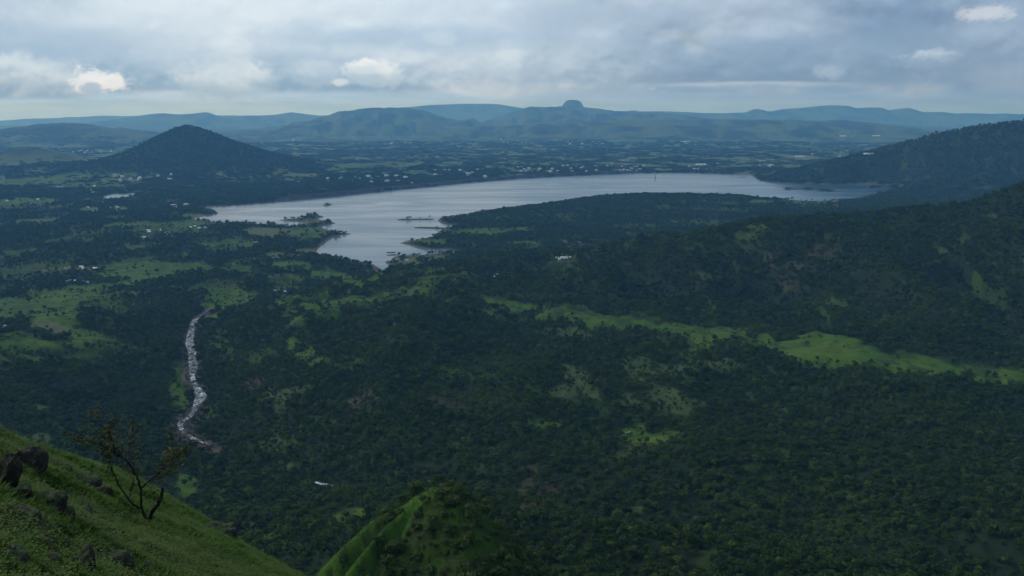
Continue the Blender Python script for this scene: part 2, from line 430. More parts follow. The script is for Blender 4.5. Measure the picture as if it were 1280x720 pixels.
HNAMES = ['valley', 'plain']
Z = base.copy()
for (nm, P, w, ex, amp, wl) in HILLS:
    Pa = np.array(P)
    bb = (X > Pa[:, 0].min() - w) & (X < Pa[:, 0].max() + w) & (Y > Pa[:, 1].min() - w * 5) & (Y < Pa[:, 1].max() + w * 5)
    if not bb.any():
        continue
    x, y, b0 = X[bb], Y[bb], base[bb]
    nz = fbm(x / (w * 0.4), y / (w * 0.4), 4, 31)
    if nm == 'pinnacle':      # a block that is deeper than it is wide
        dd, zc = seg_dist(x, y * 0.22, [(a_[0], a_[1] * 0.22, a_[2]) for a_ in P])
    else:
        dd, zc = seg_dist(x, y, P)
    ec = w * (0.14 if nm == 'knoll' else 0.025)
    dd = np.sqrt(dd * dd + ec * ec) - ec
    t = np.clip(dd / w * (1 + 0.28 * nz * sstep(0.03, 0.4, dd / w)), 0, 1)
    k = (1 - t) ** ex
    if nm == 'pinnacle':
        k = np.clip(1 - t ** 1.15 + 0.30 * fbm(x / 160, y / 600, 3, 49) * sstep(0, 0.5, t), 0, 1)
    k = k * sstep(1.0, 0.82, t) + k * k * (1 - sstep(1.0, 0.82, t))
    h = b0 + (zc - b0) * k
    if amp:
        g = np.minimum(ridged(x / wl + 0.3 * nz, y / (wl * 1.6), 4, 37) - 0.62, 0.10)
        fade = sstep(0.0, 0.22, t) * sstep(1.0, 0.6, t)
        h = h + g * amp * 1.6 * fade
        h = h + (fbm(x / (wl * 0.35), y / (wl * 0.35), 4, 41) * 0.10 + (ridged(x / (wl * 0.45), y / (wl * 0.7), 3, 43) - 0.6) * 0.14) * amp * sstep(1, 0.5, t)
    if nm == 'knoll':
        h = h + (1.6 * fbm(x / 8, y / 8, 4, 45, 0.6) + 0.9 * (ridged(x / 13, y / 13, 3, 47) - 0.6)) * sstep(0.0, 0.12, t)
    m = h > Z[bb] + 0.2
    zz = Z[bb]; zz[m] = h[m]; Z[bb] = zz
    if nm not in HNAMES:
        HNAMES.append(nm)
    rg = REGION[bb]
    rg[m & (k > 0.04)] = HNAMES.index(nm)
    REGION[bb] = rg

ch = z_riv - 2.5 + 0.30 * np.maximum(0, d_riv - 24) * wob
Z = np.where((d_riv < 600) & (RG > 1300), smin(Z, ch, 10), Z)
ch = z_in - 1 + 0.12 * np.maximum(0, d_in - 12)
Z = np.where((d_in < 300), smin(Z, ch, 4), Z)
# the lake basin, the pond and the islets
lb = (Y > 3200) & (Y < 11500)
SD = np.full(X.shape, 1e4)
SD[lb] = poly_sd(X[lb], Y[lb], LAKE)
SD = SD + 7 * fbm(X / 45, Y / 60, 3, 51) * (np.abs(SD) < 300)
SDP = np.full(X.shape, 1e4)
SDP[lb] = poly_sd(X[lb], Y[lb], POND)
shore = sstep(0, 260, SD)
Zl = np.minimum(SD * 0.06, 2.2) * (1 - shore) + np.maximum(Z, 2.2) * shore
Z = np.where(SD < 900, Zl, Z)
Z = np.where(SD < 0, np.maximum(SD * 0.08, -7), Z)
ISL = np.zeros(X.shape)
for P, wI in zip(ISLETS, ISW):
    d, _ = seg_dist(X, Y, P)
    d = d + 0.3 * wI * fbm(X / 30, Y / 40, 2, 55)
    hI = (1 - d / (wI * 1.7)) * 4.0
    Z = np.where((SD < 60) & (hI > Z), hI, Z)
    ISL = np.where((d < wI * 1.8) & (SD < 60), 1.0, ISL)
    SD = np.where((d < wI * 1.7) & (SD < 0), (wI * 1.7 - d), SD)
pin = sstep(0, 200, SDP)
Z = np.where(SDP < 200, (POND_Z + 0.4 + np.clip(SDP * 0.05, -3, 4)) * (1 - pin) + np.maximum(Z, POND_Z + 1) * pin, Z)

# the grassy foreground slope
pl = 586.4 - 0.566 * (X + 10.8) - 0.485 * (Y - 28)
pl = pl + 0.5 * fbm(X / 5, Y / 5, 3, 61) + 0.12 * fbm(X / 1.1, Y / 1.1, 3, 63)
ed, _ = seg_dist(X, Y, EDGE)
# outside = far side of the polyline
EA = np.array(EDGE)
az_e = np.arctan2(EA[:, 0], EA[:, 1]); o = np.argsort(az_e)
r_e = np.interp(AG, az_e[o], np.hypot(EA[:, 0], EA[:, 1])[o])
outside = RG > r_e
sd = np.where(outside, ed, -ed)
soft = np.where(sd > -3, (np.maximum(sd + 3, 0) ** 2) / 12, 0)
soft = np.where(sd > 3, sd, soft)
pl = pl - 0.85 * soft
fg = (RG < 150) & (pl > Z)
Z = np.where(fg, pl, Z)
HNAMES.append('grassy_slope')
REGION = np.where(fg, HNAMES.index('grassy_slope'), REGION)
# where the photographer stands
Z = np.where(RG < 14, np.maximum(Z, 598.2 - 0.06 * RG ** 2), Z)
FG = REGION == HNAMES.index('grassy_slope')

# helpers that read the finished sheet
LR = np.log(RR)
def grid_at(A, x, y):
    r = np.hypot(x, y); a = np.arctan2(x, y)
    fi = np.clip(np.interp(np.log(r), LR, np.arange(NR)), 0, NR - 1.001)
    fj = np.clip((a - AZ[0]) / (AZ[1] - AZ[0]), 0, NA - 1.001)
    i = fi.astype(int); j = fj.astype(int); u = fi - i; v = fj - j
    return (A[i, j] * (1 - u) * (1 - v) + A[i + 1, j] * u * (1 - v) + A[i, j + 1] * (1 - u) * v + A[i + 1, j + 1] * u * v)
def hit(px, py, rmin=20.0):
    d = pix_dir(px, py)
    a = math.atan2(d[0], d[1]); s = d[2] / math.hypot(d[0], d[1])
    fj = min(max((a - AZ[0]) / (AZ[1] - AZ[0]), 0), NA - 1.001)
    j = int(fj); v = fj - j
    zc = Z[:, j] * (1 - v) + Z[:, j + 1] * v
    dz = CAMZ + s * RR - zc
    idx = np.nonzero((dz < 0) & (RR > rmin))[0]
    if len(idx) == 0:
        r = 55000.0
    else:
        i = idx[0]
        if i == 0 or dz[i - 1] <= 0:
            r = RR[i]
        else:
            r = RR[i - 1] + (RR[i] - RR[i - 1]) * dz[i - 1] / (dz[i - 1] - dz[i])
    return np.array([r * math.sin(a), r * math.cos(a), CAMZ + s * r]), r, a

# ------------------------------------------------------------------ land cover: colour of the ground and density of trees
dens = np.ones(X.shape)
n1 = fbm(X / 150, Y / 210, 4, 71); n2 = fbm(X / 60, Y / 85, 4, 73); n3 = fbm(X / 420, Y / 700, 4, 75); n4 = fbm(X / 20, Y / 26, 3, 77)
def rgb(r, g, b):
    return np.array([r, g, b])
def lerp(a, b, t):
    return a * (1 - t[..., None]) + b * t[..., None]
c_floor = rgb(0.016, 0.026, 0.010)
c_grass = rgb(0.038, 0.078, 0.006)
c_grass2 = rgb(0.054, 0.088, 0.008)
c_olive = rgb(0.085, 0.095, 0.040)
c_brown = rgb(0.050, 0.043, 0.026)
c_shore = rgb(0.125, 0.105, 0.075)
COL = np.broadcast_to(c_floor, X.shape + (3,)).copy()
COL = lerp(COL, rgb(0.034, 0.060, 0.012), sstep(0.0, 0.5, n2))
dens = dens * (0.72 + 0.28 * sstep(-0.45, 0.1, n2))
grass = lerp(np.broadcast_to(c_grass, COL.shape), np.broadcast_to(c_grass2, COL.shape), sstep(-0.3, 0.4, n2))
grass = lerp(grass, np.broadcast_to(rgb(0.020, 0.040, 0.007), COL.shape), sstep(-0.05, 0.4, n4 + 0.4 * n1))

def zone(poly, soft=60):
    P = [hit(a, b)[0] for a, b in poly]
    bbx = np.array(P)
    m = (X > bbx[:, 0].min() - 100) & (X < bbx[:, 0].max() + 100) & (Y > bbx[:, 1].min() - 100) & (Y < bbx[:, 1].max() + 100)
    o = np.zeros(X.shape)
    o[m] = sstep(soft, -soft, poly_sd(X[m], Y[m], P) + 40 * n2[m])
    return o
# patchwork of meadow and trees on the left and below the lake
zl = zone([(-120, 296), (120, 300), (250, 306), (330, 318), (400, 330), (480, 345), (600, 338), (625, 372), (560, 385), (470, 402), (420, 425), (330, 392), (262, 396), (222, 392), (190, 372),
           (160, 392), (150, 440), (60, 462), (-120, 470)])
patch = sstep(0.08, 0.26, n1 + 0.55 * n2)
COL = lerp(COL, grass, zl * patch)
dens = dens * (1 - zl * patch * 0.88)
# plain left of the lake: groves and small fields
zp = sstep(3700, 4300, RG) * sstep(9500, 8500, RG)
mid = sstep(-900, -1500, X) * zp
fp = sstep(0.16, 0.34, n1 + 0.4 * n2 + 0.4 * n3)
COL = lerp(COL, grass * 0.9, mid * fp)
dens = dens * (1 - mid * fp * 0.9)
# peninsula woods with a few openings
pr = sstep(3700, 4200, RG) * (1 - sstep(-900, -1500, X)) * sstep(9000, 8000, RG)
fo = sstep(0.30, 0.45, n1 + 0.3 * n2)
COL = lerp(COL, grass * 0.85, pr * fo)
dens = dens * (1 - pr * fo * 0.85)
# far plain: fields, hedges, bare plots
far = sstep(8300, 9500, RG) * sstep(90, 50, Z) * (REGION != HNAMES.index('lakeside_hill'))
ff = sstep(-0.10, 0.22, fbm(X / 230, Y / 420, 4, 81) + 0.35 * n3)
fieldc = lerp(np.broadcast_to(rgb(0.065, 0.115, 0.035), COL.shape), np.broadcast_to(rgb(0.12, 0.13, 0.06), COL.shape), sstep(0.1, 0.5, fbm(X / 170, Y / 300, 2, 83)))
COL = lerp(COL, fieldc, far * ff * 0.9)
dens = dens * (1 - far * (0.42 + 0.5 * ff))
# uncovered hill and mountain faces far away
mt = sstep(10800, 12500, RG) * (Z > 60)
rock = lerp(np.broadcast_to(rgb(0.018, 0.032, 0.016), COL.shape), np.broadcast_to(rgb(0.065, 0.092, 0.036), COL.shape), sstep(0.45, 0.75, ridged(X / 700, Y / 1300, 4, 85)))
COL = lerp(COL, rock, mt)
dens = dens * (1 - mt * 0.9)
# scattered breaks in the near forest
nb = sstep(3700, 3300, RG) * sstep(0.48, 0.62, n1 + 0.45 * n2)
COL = lerp(COL, rgb(0.05, 0.075, 0.022) * np.ones_like(COL), nb * (1 - zl))
dens = dens * (1 - 0.75 * nb * (1 - zl))
# brown, half bare patches on the ridge
zr = zone([(840, 345), (900, 330), (1010, 290), (1080, 290), (1060, 330), (1010, 370), (930, 390), (870, 380)], 80)
br = 0.65 * zr * sstep(0.05, 0.35, n2 + 0.4 * n1)
COL = lerp(COL, rgb(0.062, 0.048, 0.032) * np.ones_like(COL), br)
dens = dens * (1 - 0.55 * br)

# clearings traced one by one: (px, py, half width, half height, kind, tilt)
CLEAR = [
    (1020, 436, 46, 16, 'g'), (1090, 446, 62, 13, 'g'), (1150, 456, 34, 6, 'g'), (1215, 460, 34, 11, 'd'), (1268, 463, 16, 9, 'g'), (1275, 428, 8, 6, 'd'), (1235, 476, 30, 5, 'g'),
    (880, 417, 32, 9, 'g'), (912, 418, 22, 9, 'g'), (936, 428, 22, 6, 'd'), (855, 412, 14, 5, 'g'),
    (628, 379, 26, 7, 'g'), (655, 386, 16, 6, 'd'), (700, 391, 38, 8, 'g'), (716, 388, 14, 10, 'd'), (748, 400, 26, 6, 'g'), (775, 402, 26, 6, 'g'), (808, 403, 16, 8, 'g'), (590, 349, 22, 7, 'd'),
    (798, 545, 20, 12, 'g'), (830, 548, 24, 8, 'g'), (798, 563, 36, 8, 'd'), (770, 570, 22, 5, 'd'), (690, 531, 34, 4, 'g'), (664, 528, 9, 9, 'd'), (710, 500, 34, 5, 'd'), (765, 508, 34, 6, 'd'),
    (662, 484, 15, 5, 'd'), (590, 468, 46, 8, 'd'), (540, 462, 24, 4, 'd'), (840, 521, 30, 4, 'd'),
    (366, 432, 10, 8, 'g'), (380, 442, 18, 6, 'g'), (398, 451, 14, 4, 'g'), (430, 456, 26, 5, 'd'), (410, 344, 26, 6, 'g'), (450, 352, 26, 6, 'g'), (440, 375, 36, 5, 'g'), (372, 402, 9, 6, 'g'),
    (400, 388, 24, 8, 'g'), (360, 375, 22, 6, 'g'), (290, 372, 34, 14, 'g'), (270, 355, 24, 8, 'd'), (264, 397, 10, 4, 'g'), (522, 361, 16, 4, 'g'), (462, 374, 12, 4, 'g'),
    (60, 376, 62, 9, 'g'), (50, 390, 60, 9, 'g'), (110, 366, 34, 5, 'g'), (175, 340, 46, 11, 'g'), (215, 336, 26, 7, 'g'), (75, 405, 28, 6, 'g'), (105, 420, 26, 9, 'g'), (40, 431, 30, 7, 'g'),
    (60, 408, 24, 8, 'o'), (155, 388, 9, 6, 'd'), (130, 357, 46, 4, 'g'), (50, 330, 40, 5, 'd'), (25, 345, 26, 8, 'd'), (235, 360, 10, 6, 'd'), (130, 400, 16, 4, 'd'), (142, 424, 20, 4, 'd'),
    (48, 511, 11, 8, 'g'), (222, 492, 13, 26, 'g'), (228, 468, 10, 12, 'g'), (262, 515, 10, 12, 'd'), (286, 440, 12, 10, 'd'), (330, 440, 26, 10, 'd'), (272, 425, 8, 14, 'd'),
    (235, 608, 14, 13, 'g'), (440, 646, 40, 9, 'g'), (412, 655, 18, 7, 'g'), (150, 262, 12, 3, 'l'), (40, 277, 30, 3, 'l'), (110, 262, 14, 3, 'l'), (160, 281, 40, 4, 'g'), (120, 290, 30, 3, 'd'),
    (30, 252, 36, 4, 'g'), (35, 228, 40, 5, 'g'), (120, 232, 40, 5, 'g'), (240, 270, 24, 3, 'l'), (235, 280, 20, 5, 'g'), (340, 290, 40, 5, 'o'), (385, 292, 24, 8, 'g'), (390, 277, 18, 4, 'o'),
    (300, 305, 28, 4, 'g'), (270, 306, 22, 3, 'g'), (350, 320, 24, 4, 'o'), (385, 314, 16, 3, 'o'), (360, 331, 28, 5, 'g'), (240, 332, 18, 4, 'g'), (545, 302, 26, 3, 'g'), (610, 290, 46, 4, 'g'),
    (650, 287, 20, 3, 'g'), (540, 322, 32, 4, 'o'), (510, 330, 20, 4, 'o'), (470, 337, 10, 4, 'o'), (655, 304, 24, 2.5, 'g'), (670, 312, 18, 2, 'd'), (838, 298, 14, 3, 'd'), (855, 296, 10, 3, 'd'),
    (785, 300, 14, 3, 'd'), (1010, 254, 40, 3, 'g'), (950, 253, 16, 3, 'g'), (800, 283, 40, 3, 'd'), (700, 270, 40, 3, 'd'), (905, 262, 40, 3, 'd'),
    (890, 390, 7, 16, 'd'), (662, 370, 14, 4, 'd'), (700, 340, 30, 6, 'd'), (1030, 400, 7, 14, 'd'), (690, 395, 10, 6, 'd'), (1000, 530, 20, 4, 'd'), (1065, 573, 26, 4, 'd'), (935, 585, 12, 8, 'd'),
    (665, 620, 20, 26, 'b'), (690, 612, 14, 10, 'b'), (450, 500, 20, 12, 'b'), (320, 478, 14, 12, 'b'), (560, 505, 20, 8, 'b'), (310, 592, 40, 4, 'd'), (340, 668, 22, 4, 'd'),
]
CLEAR += [(610, 377, 22, 5, 'g'), (660, 386, 26, 6, 'g'), (735, 398, 30, 7, 'g'), (790, 403, 28, 6, 'g'), (835, 410, 22, 6, 'g'), (900, 420, 26, 6, 'g'), (955, 429, 26, 7, 'g'), (1000, 434, 34, 12, 'g'), (1060, 440, 52, 14, 'g'), (1130, 452, 44, 8, 'g'), (1190, 462, 34, 7, 'g'), (1250, 470, 30, 7, 'g')]
KC = {'g': (grass * 1.2, 0.94), 'd': (grass * 0.75, 0.72), 'o': (lerp(grass, c_olive * np.ones_like(grass), np.full(X.shape, 0.75)), 0.97), 'l': (grass * 1.25 + 0.02, 0.97),
      'b': (c_brown * np.ones_like(grass), 0.6)}
for (px, py, rx, ry, kd) in CLEAR:
    p0, r0, a0 = hit(px, py, 150)
    _, ra, _ = hit(px, py - ry, 150); _, rb, _ = hit(px, py + ry, 150)
    ra = min(ra, r0 * 1.35)
    hr = max((ra - rb) * 0.5, 12.0); rc = min(max((ra + rb) * 0.5, r0 - hr * 0.5), r0 + hr * 0.5)
    j0 = max(int((a0 - 2 * rx / F - AZ[0]) / (AZ[1] - AZ[0])), 0); j1 = min(int((a0 + 2 * rx / F - AZ[0]) / (AZ[1] - AZ[0])) + 2, NA)
    i0 = max(np.searchsorted(RR, rc - 2.2 * hr) - 1, 0); i1 = min(np.searchsorted(RR, rc + 2.2 * hr) + 1, NR)
    if j1 <= j0:
        continue
    s = (slice(i0, i1), slice(j0, j1))
    q = np.sqrt(((AG[s] - a0) * F / rx) ** 2 + ((RG[s] - rc) / hr) ** 2)
    sc_ = max(20.0, rx * r0 / F * 0.5)
    q = q + 0.62 * fbm(X[s] / sc_, Y[s] / (sc_ * 1.3), 3, 91)
    m = sstep(1.12, 0.86, q)
    cc, dk = KC[kd]
    COL[s] = COL[s] * (1 - m[..., None]) + cc[s] * m[..., None]
    dens[s] = dens[s] * (1 - dk * m)

# shores, river bed, knoll, foreground
sh = sstep(48, 10, SD) * (SD < 200) * (SD > -60)
COL = lerp(COL, c_shore * np.ones_like(COL) * (0.75 + 0.35 * n4[..., None]), sh * 0.85)
COL = lerp(COL, rgb(0.050, 0.060, 0.022) * np.ones_like(COL), ISL * 0.8)
dens = dens * sstep(4, 26, SD) * sstep(2, 20, SDP) * (1 - 0.85 * ISL)
rvm = sstep(27, 18, d_riv + 5 * n4) * (RG > 1650)
COL = lerp(COL, rgb(0.062, 0.052, 0.046) * np.ones_like(COL) * (1 + 0.5 * n4[..., None]), rvm)
dens = dens * np.where((RG > 1650) | ((RG > 1372) & (RG < 1412)), sstep(9, 19, d_riv + 5 * n4), 1) * sstep(2, 6, d_in)
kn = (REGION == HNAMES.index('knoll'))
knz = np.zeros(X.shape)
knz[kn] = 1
d_rib1, _ = seg_dist(X, Y, HILLS[16][1]); d_rib2, _ = seg_dist(X, Y, HILLS[17][1])
wn = fbm(X / 9, Y / 9, 3, 96)
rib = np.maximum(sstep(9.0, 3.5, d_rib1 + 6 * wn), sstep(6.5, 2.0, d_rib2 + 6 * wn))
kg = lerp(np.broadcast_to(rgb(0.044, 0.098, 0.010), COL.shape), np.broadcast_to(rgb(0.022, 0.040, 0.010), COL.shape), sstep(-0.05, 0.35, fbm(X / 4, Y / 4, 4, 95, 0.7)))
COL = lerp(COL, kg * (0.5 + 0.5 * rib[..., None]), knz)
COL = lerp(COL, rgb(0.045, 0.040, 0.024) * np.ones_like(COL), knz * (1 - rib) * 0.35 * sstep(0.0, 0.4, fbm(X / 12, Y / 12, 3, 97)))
dens = np.where(kn, (1.0 - 0.97 * rib) * (0.5 + 0.5 * sstep(-0.1, 0.25, fbm(X / 14, Y / 14, 3, 94))), dens)
fgc = lerp(np.broadcast_to(rgb(0.038, 0.088, 0.010), COL.shape), np.broadcast_to(rgb(0.052, 0.112, 0.014), COL.shape), sstep(-0.3, 0.4, fbm(X / 3, Y / 3, 3, 98)))
fgb = sstep(0.12, 0.38, fbm(X / 1.3 + Y / 3, Y / 1.6, 4, 99))
fgc = lerp(fgc, rgb(0.036, 0.030, 0.020) * np.ones_like(COL), fgb)
COL = np.where(FG[..., None], fgc, COL)
dens = np.where(FG | (RG < 340), 0, dens)
COL = np.clip(COL * (1 + 0.18 * n4[..., None]), 0.004, 0.6)

# ------------------------------------------------------------------ materials
def new_mat(name):
    m = bpy.data.materials.new(name)
    m.use_nodes = True
    t = m.node_tree
    N = NT(t)
    b = t.nodes['Principled BSDF']
    return m, N, b
def ground_mat():
    m, N, b = new_mat('ground_cover')
    a = N.n('ShaderNodeAttribute', attribute_name='Col')
    tc = N.n('ShaderNodeTexCoord')
    f1 = N.noise(tc.outputs['Object'], 0.9, 5, 0.65)
    f2 = N.noise(tc.outputs['Object'], 0.06, 6, 0.65)
    f = N.m('ADD', N.m('MULTIPLY', f1, 0.8), N.m('MULTIPLY', f2, 1.0))
    f = N.m('ADD', f, 0.12)
    c = N.mix(1.0, a.outputs['Color'], N.xyz(f, f, f), 'MULTIPLY')
    N.l(c, b.inputs['Base Color'])
    b.inputs['Roughness'].default_value = 0.95
    b.inputs['Specular IOR Level'].default_value = 0.1
    bp = N.n('ShaderNodeBump')
    bp.inputs['Strength'].default_value = 0.6
    bp.inputs['Distance'].default_value = 0.5
    N.l(N.m('ADD', f1, N.m('MULTIPLY', f2, 4.0)), bp.inputs['Height'])
    N.l(bp.outputs[0], b.inputs['Normal'])
    return m
def water_mat(name, base, rough, wave):
    m, N, b = new_mat(name)
    tc = N.n('ShaderNodeTexCoord')
    mp = N.n('ShaderNodeMapping')
    mp.inputs['Scale'].default_value = (0.22, 1.0, 1.0)
    N.l(tc.outputs['Object'], mp.inputs[0])
    f2 = N.noise(mp.outputs[0], 0.004, 5, 0.6, 1.0)
    f1 = N.noise(tc.outputs['Object'], wave, 4, 0.6)
    c = N.mix(N.ramp(f2, 0.35, 0.65), base, tuple(v * 1.25 for v in base))
    N.l(c, b.inputs['Base Color'])
    N.l(N.ramp(f2, 0.35, 0.65, rough - 0.03, rough + 0.07), b.inputs['Roughness'])
    b.inputs['IOR'].default_value = 1.333
    bp = N.n('ShaderNodeBump')
    bp.inputs['Strength'].default_value = 0.35
    bp.inputs['Distance'].default_value = 0.25
    N.l(f1, bp.inputs['Height'])
    N.l(bp.outputs[0], b.inputs['Normal'])
    return m
def plain_mat(name, col, rough=0.8, var=0.35, scale=2.0, bump=0.0, spec=0.2, rnd=0.0):
    m, N, b = new_mat(name)
    tc = N.n('ShaderNodeTexCoord')
    f = N.noise(tc.outputs['Object'], scale, 6, 0.6)
    lo = tuple(v * (1 - var) for v in col); hi = tuple(min(v * (1 + var), 0.9) for v in col)
    c = N.mix(N.ramp(f, 0.3, 0.7), lo, hi)
    if rnd:
        oi = N.n('ShaderNodeObjectInfo')
        k = N.m('MULTIPLY_ADD', oi.outputs['Random'], rnd, 1 - rnd * 0.5)
        c = N.mix(1.0, c, N.xyz(k, k, k), 'MULTIPLY')
    N.l(c, b.inputs['Base Color'])
    b.inputs['Roughness'].default_value = rough
    b.inputs['Specular IOR Level'].default_value = spec
    if bump:
        bp = N.n('ShaderNodeBump')
        bp.inputs['Strength'].default_value = bump
        bp.inputs['Distance'].default_value = 0.2
        N.l(f, bp.inputs['Height'])
        N.l(bp.outputs[0], b.inputs['Normal'])
    return m
def leaf_mat(name, c1, c2, c3):
    """leaf colour differs from tree to tree and a little within one crown"""
    m, N, b = new_mat(name)
    oi = N.n('ShaderNodeObjectInfo')
    r = oi.outputs['Random']
    c = N.mix(N.ramp(r, 0.0, 0.6), c1, c2)
    c = N.mix(N.ramp(r, 0.86, 0.98), c, c3)
    tc = N.n('ShaderNodeTexCoord')
    st = N.noise(oi.outputs['Location'], 0.006, 4, 0.6)          # stands of lighter and darker species
    c = N.mix(N.ramp(st, 0.50, 0.66, 0.0, 0.55), c, c3)
    f = N.noise(tc.outputs['Object'], 0.8, 3, 0.6)
    k = N.m('MULTIPLY_ADD', f, 0.9, 0.55)
    c = N.mix(1.0, c, N.xyz(k, k, k), 'MULTIPLY')
    N.l(c, b.inputs['Base Color'])
    b.inputs['Roughness'].default_value = 0.75
    b.inputs['Specular IOR Level'].default_value = 0.15
    return m
M = {
    'ground': ground_mat(),
    'lake': water_mat('lake_water', (0.030, 0.075, 0.105), 0.18, 0.12),
    'leaf': leaf_mat('tree_leaves', (0.014, 0.033, 0.006), (0.032, 0.062, 0.008), (0.066, 0.100, 0.013)),
    'shrub': leaf_mat('shrub_leaves', (0.030, 0.055, 0.013), (0.046, 0.080, 0.016), (0.070, 0.092, 0.024)),
    'bark': plain_mat('bark', (0.040, 0.032, 0.026), 0.9, 0.5, 3.0, 0.5, 0.1),
    'darkbark': plain_mat('dark_wet_bark', (0.022, 0.018, 0.014), 0.85, 0.5, 9.0, 0.5, 0.15),
    'grassblade': leaf_mat('grass_blades', (0.034, 0.088, 0.007), (0.048, 0.110, 0.009), (0.070, 0.110, 0.016)),
    'herb': leaf_mat('herb_leaves', (0.034, 0.075, 0.008), (0.050, 0.092, 0.011), (0.090, 0.105, 0.025)),
    'sparse': leaf_mat('dry_olive_leaves', (0.060, 0.070, 0.018), (0.075, 0.082, 0.022), (0.09, 0.085, 0.03)),
    'wall': plain_mat('whitewashed_wall', (0.54, 0.53, 0.50), 0.85, 0.12, 0.4, 0, 0.2, 0.35),
    'roof_pale': plain_mat('pale_tin_roof', (0.60, 0.63, 0.66), 0.5, 0.15, 0.5, 0, 0.3, 0.4),
    'roof_red': plain_mat('clay_tile_roof', (0.24, 0.10, 0.065), 0.85, 0.3, 0.6, 0, 0.1, 0.4),
    'roof_blue': plain_mat('blue_tin_roof', (0.18, 0.38, 0.62), 0.5, 0.15, 0.5, 0, 0.3, 0.2),
    'window': plain_mat('dark_window_glass', (0.04, 0.045, 0.05), 0.2, 0.2, 1.0, 0, 0.5),
    'dam': plain_mat('dam_stone_pitching', (0.034, 0.034, 0.033), 0.9, 0.35, 0.03, 0.4, 0.1),
    'riverrock': plain_mat('river_basalt', (0.070, 0.058, 0.050), 0.85, 0.4, 0.3, 0, 0.2),
    'concrete': plain_mat('concrete', (0.36, 0.38, 0.40), 0.8, 0.15, 0.3, 0, 0.2),
}
def rock_mat():
    m, N, b = new_mat('mossy_basalt')
    tc = N.n('ShaderNodeTexCoord'); ge = N.n('ShaderNodeNewGeometry')
    f = N.noise(tc.outputs['Object'], 2.2, 8, 0.65)
    f2 = N.noise(tc.outputs['Object'], 7.0, 5, 0.6)
    c = N.mix(N.ramp(f, 0.3, 0.7), (0.011, 0.010, 0.008), (0.036, 0.031, 0.026))
    c = N.mix(N.ramp(f2, 0.62, 0.72), c, (0.17, 0.165, 0.15))          # pale lichen
    sp = N.n('ShaderNodeSeparateXYZ'); N.l(ge.outputs['Normal'], sp.inputs[0])
    moss = N.m('MULTIPLY', N.ramp(sp.outputs[2], 0.35, 0.8), N.ramp(f, 0.42, 0.58))
    c = N.mix(moss, c, (0.040, 0.066, 0.014))
    N.l(c, b.inputs['Base Color'])
    b.inputs['Roughness'].default_value = 0.85
    b.inputs['Specular IOR Level'].default_value = 0.25
    bp = N.n('ShaderNodeBump'); bp.inputs['Strength'].default_value = 0.8; bp.inputs['Distance'].default_value = 0.12
    N.l(N.m('ADD', f, N.m('MULTIPLY', f2, 0.4)), bp.inputs['Height']); N.l(bp.outputs[0], b.inputs['Normal'])
    return m
M['rock'] = rock_mat()
def rapids_mat():
    m, N, b = new_mat('river_rapids')
    tc = N.n('ShaderNodeTexCoord')
    mp = N.n('ShaderNodeMapping'); mp.inputs['Scale'].default_value = (1.6, 0.55, 1)
    N.l(tc.outputs['Object'], mp.inputs[0])
    f = N.noise(mp.outputs[0], 0.055, 7, 0.62, 0.8)
    g = N.noise(mp.outputs[0], 0.22, 6, 0.65, 0.5)
    foam = N.ramp(N.m('ADD', f, N.m('MULTIPLY', g, 0.8)), 0.92, 1.04)
    c = N.mix(foam, (0.05, 0.06, 0.06), (0.50, 0.54, 0.58))
    N.l(c, b.inputs['Base Color'])
    N.l(N.ramp(foam, 0, 1, 0.5, 0.85), b.inputs['Roughness'])
    b.inputs['Specular IOR Level'].default_value = 0.35
    bp = N.n('ShaderNodeBump'); bp.inputs['Strength'].default_value = 0.6; bp.inputs['Distance'].default_value = 0.6
    N.l(g, bp.inputs['Height']); N.l(bp.outputs[0], b.inputs['Normal'])
    return m
M['rapids'] = rapids_mat()

# ------------------------------------------------------------------ mesh helpers
def tag(o, label=None, cat=None, group=None, kind=None):
    for k, v in (('label', label), ('category', cat), ('group', group), ('kind', kind)):
        if v:
            o[k] = v
    return o
def mesh_np(name, V, Fq, mat, smooth=True, colors=None):
    V = np.asarray(V, dtype=np.float32); Fq = np.asarray(Fq, dtype=np.int32)
    me = bpy.data.meshes.new(name)
    k = Fq.shape[1]
    me.vertices.add(len(V)); me.vertices.foreach_set('co', V.ravel())
    me.loops.add(Fq.size); me.loops.foreach_set('vertex_index', Fq.ravel())
    me.polygons.add(len(Fq))
    me.polygons.foreach_set('loop_start', np.arange(0, Fq.size, k, dtype=np.int32))
    me.polygons.foreach_set('loop_total', np.full(len(Fq), k, dtype=np.int32))
    me.polygons.foreach_set('use_smooth', np.full(len(Fq), smooth, dtype=bool))
    if colors is not None:
        at = me.attributes.new('Col', 'FLOAT_COLOR', 'POINT')
        cc = np.ones((len(V), 4), dtype=np.float32); cc[:, :3] = colors
        at.data.foreach_set('color', cc.ravel())
    me.update(calc_edges=True)
    me.materials.append(mat)
    return me
def obj(name, me, parent=None, loc=None):
    o = bpy.data.objects.new(name, me)
    C.objects.link(o)
    if parent is not None:
        o.parent = parent
    if loc is not None:
        o.location = loc
    return o
def empty(name, loc=(0, 0, 0), rz=0.0):
    o = bpy.data.objects.new(name, None)
    C.objects.link(o)
    o.location = loc; o.rotation_euler = (0, 0, rz)
    o.empty_display_size = 0.5
    return o

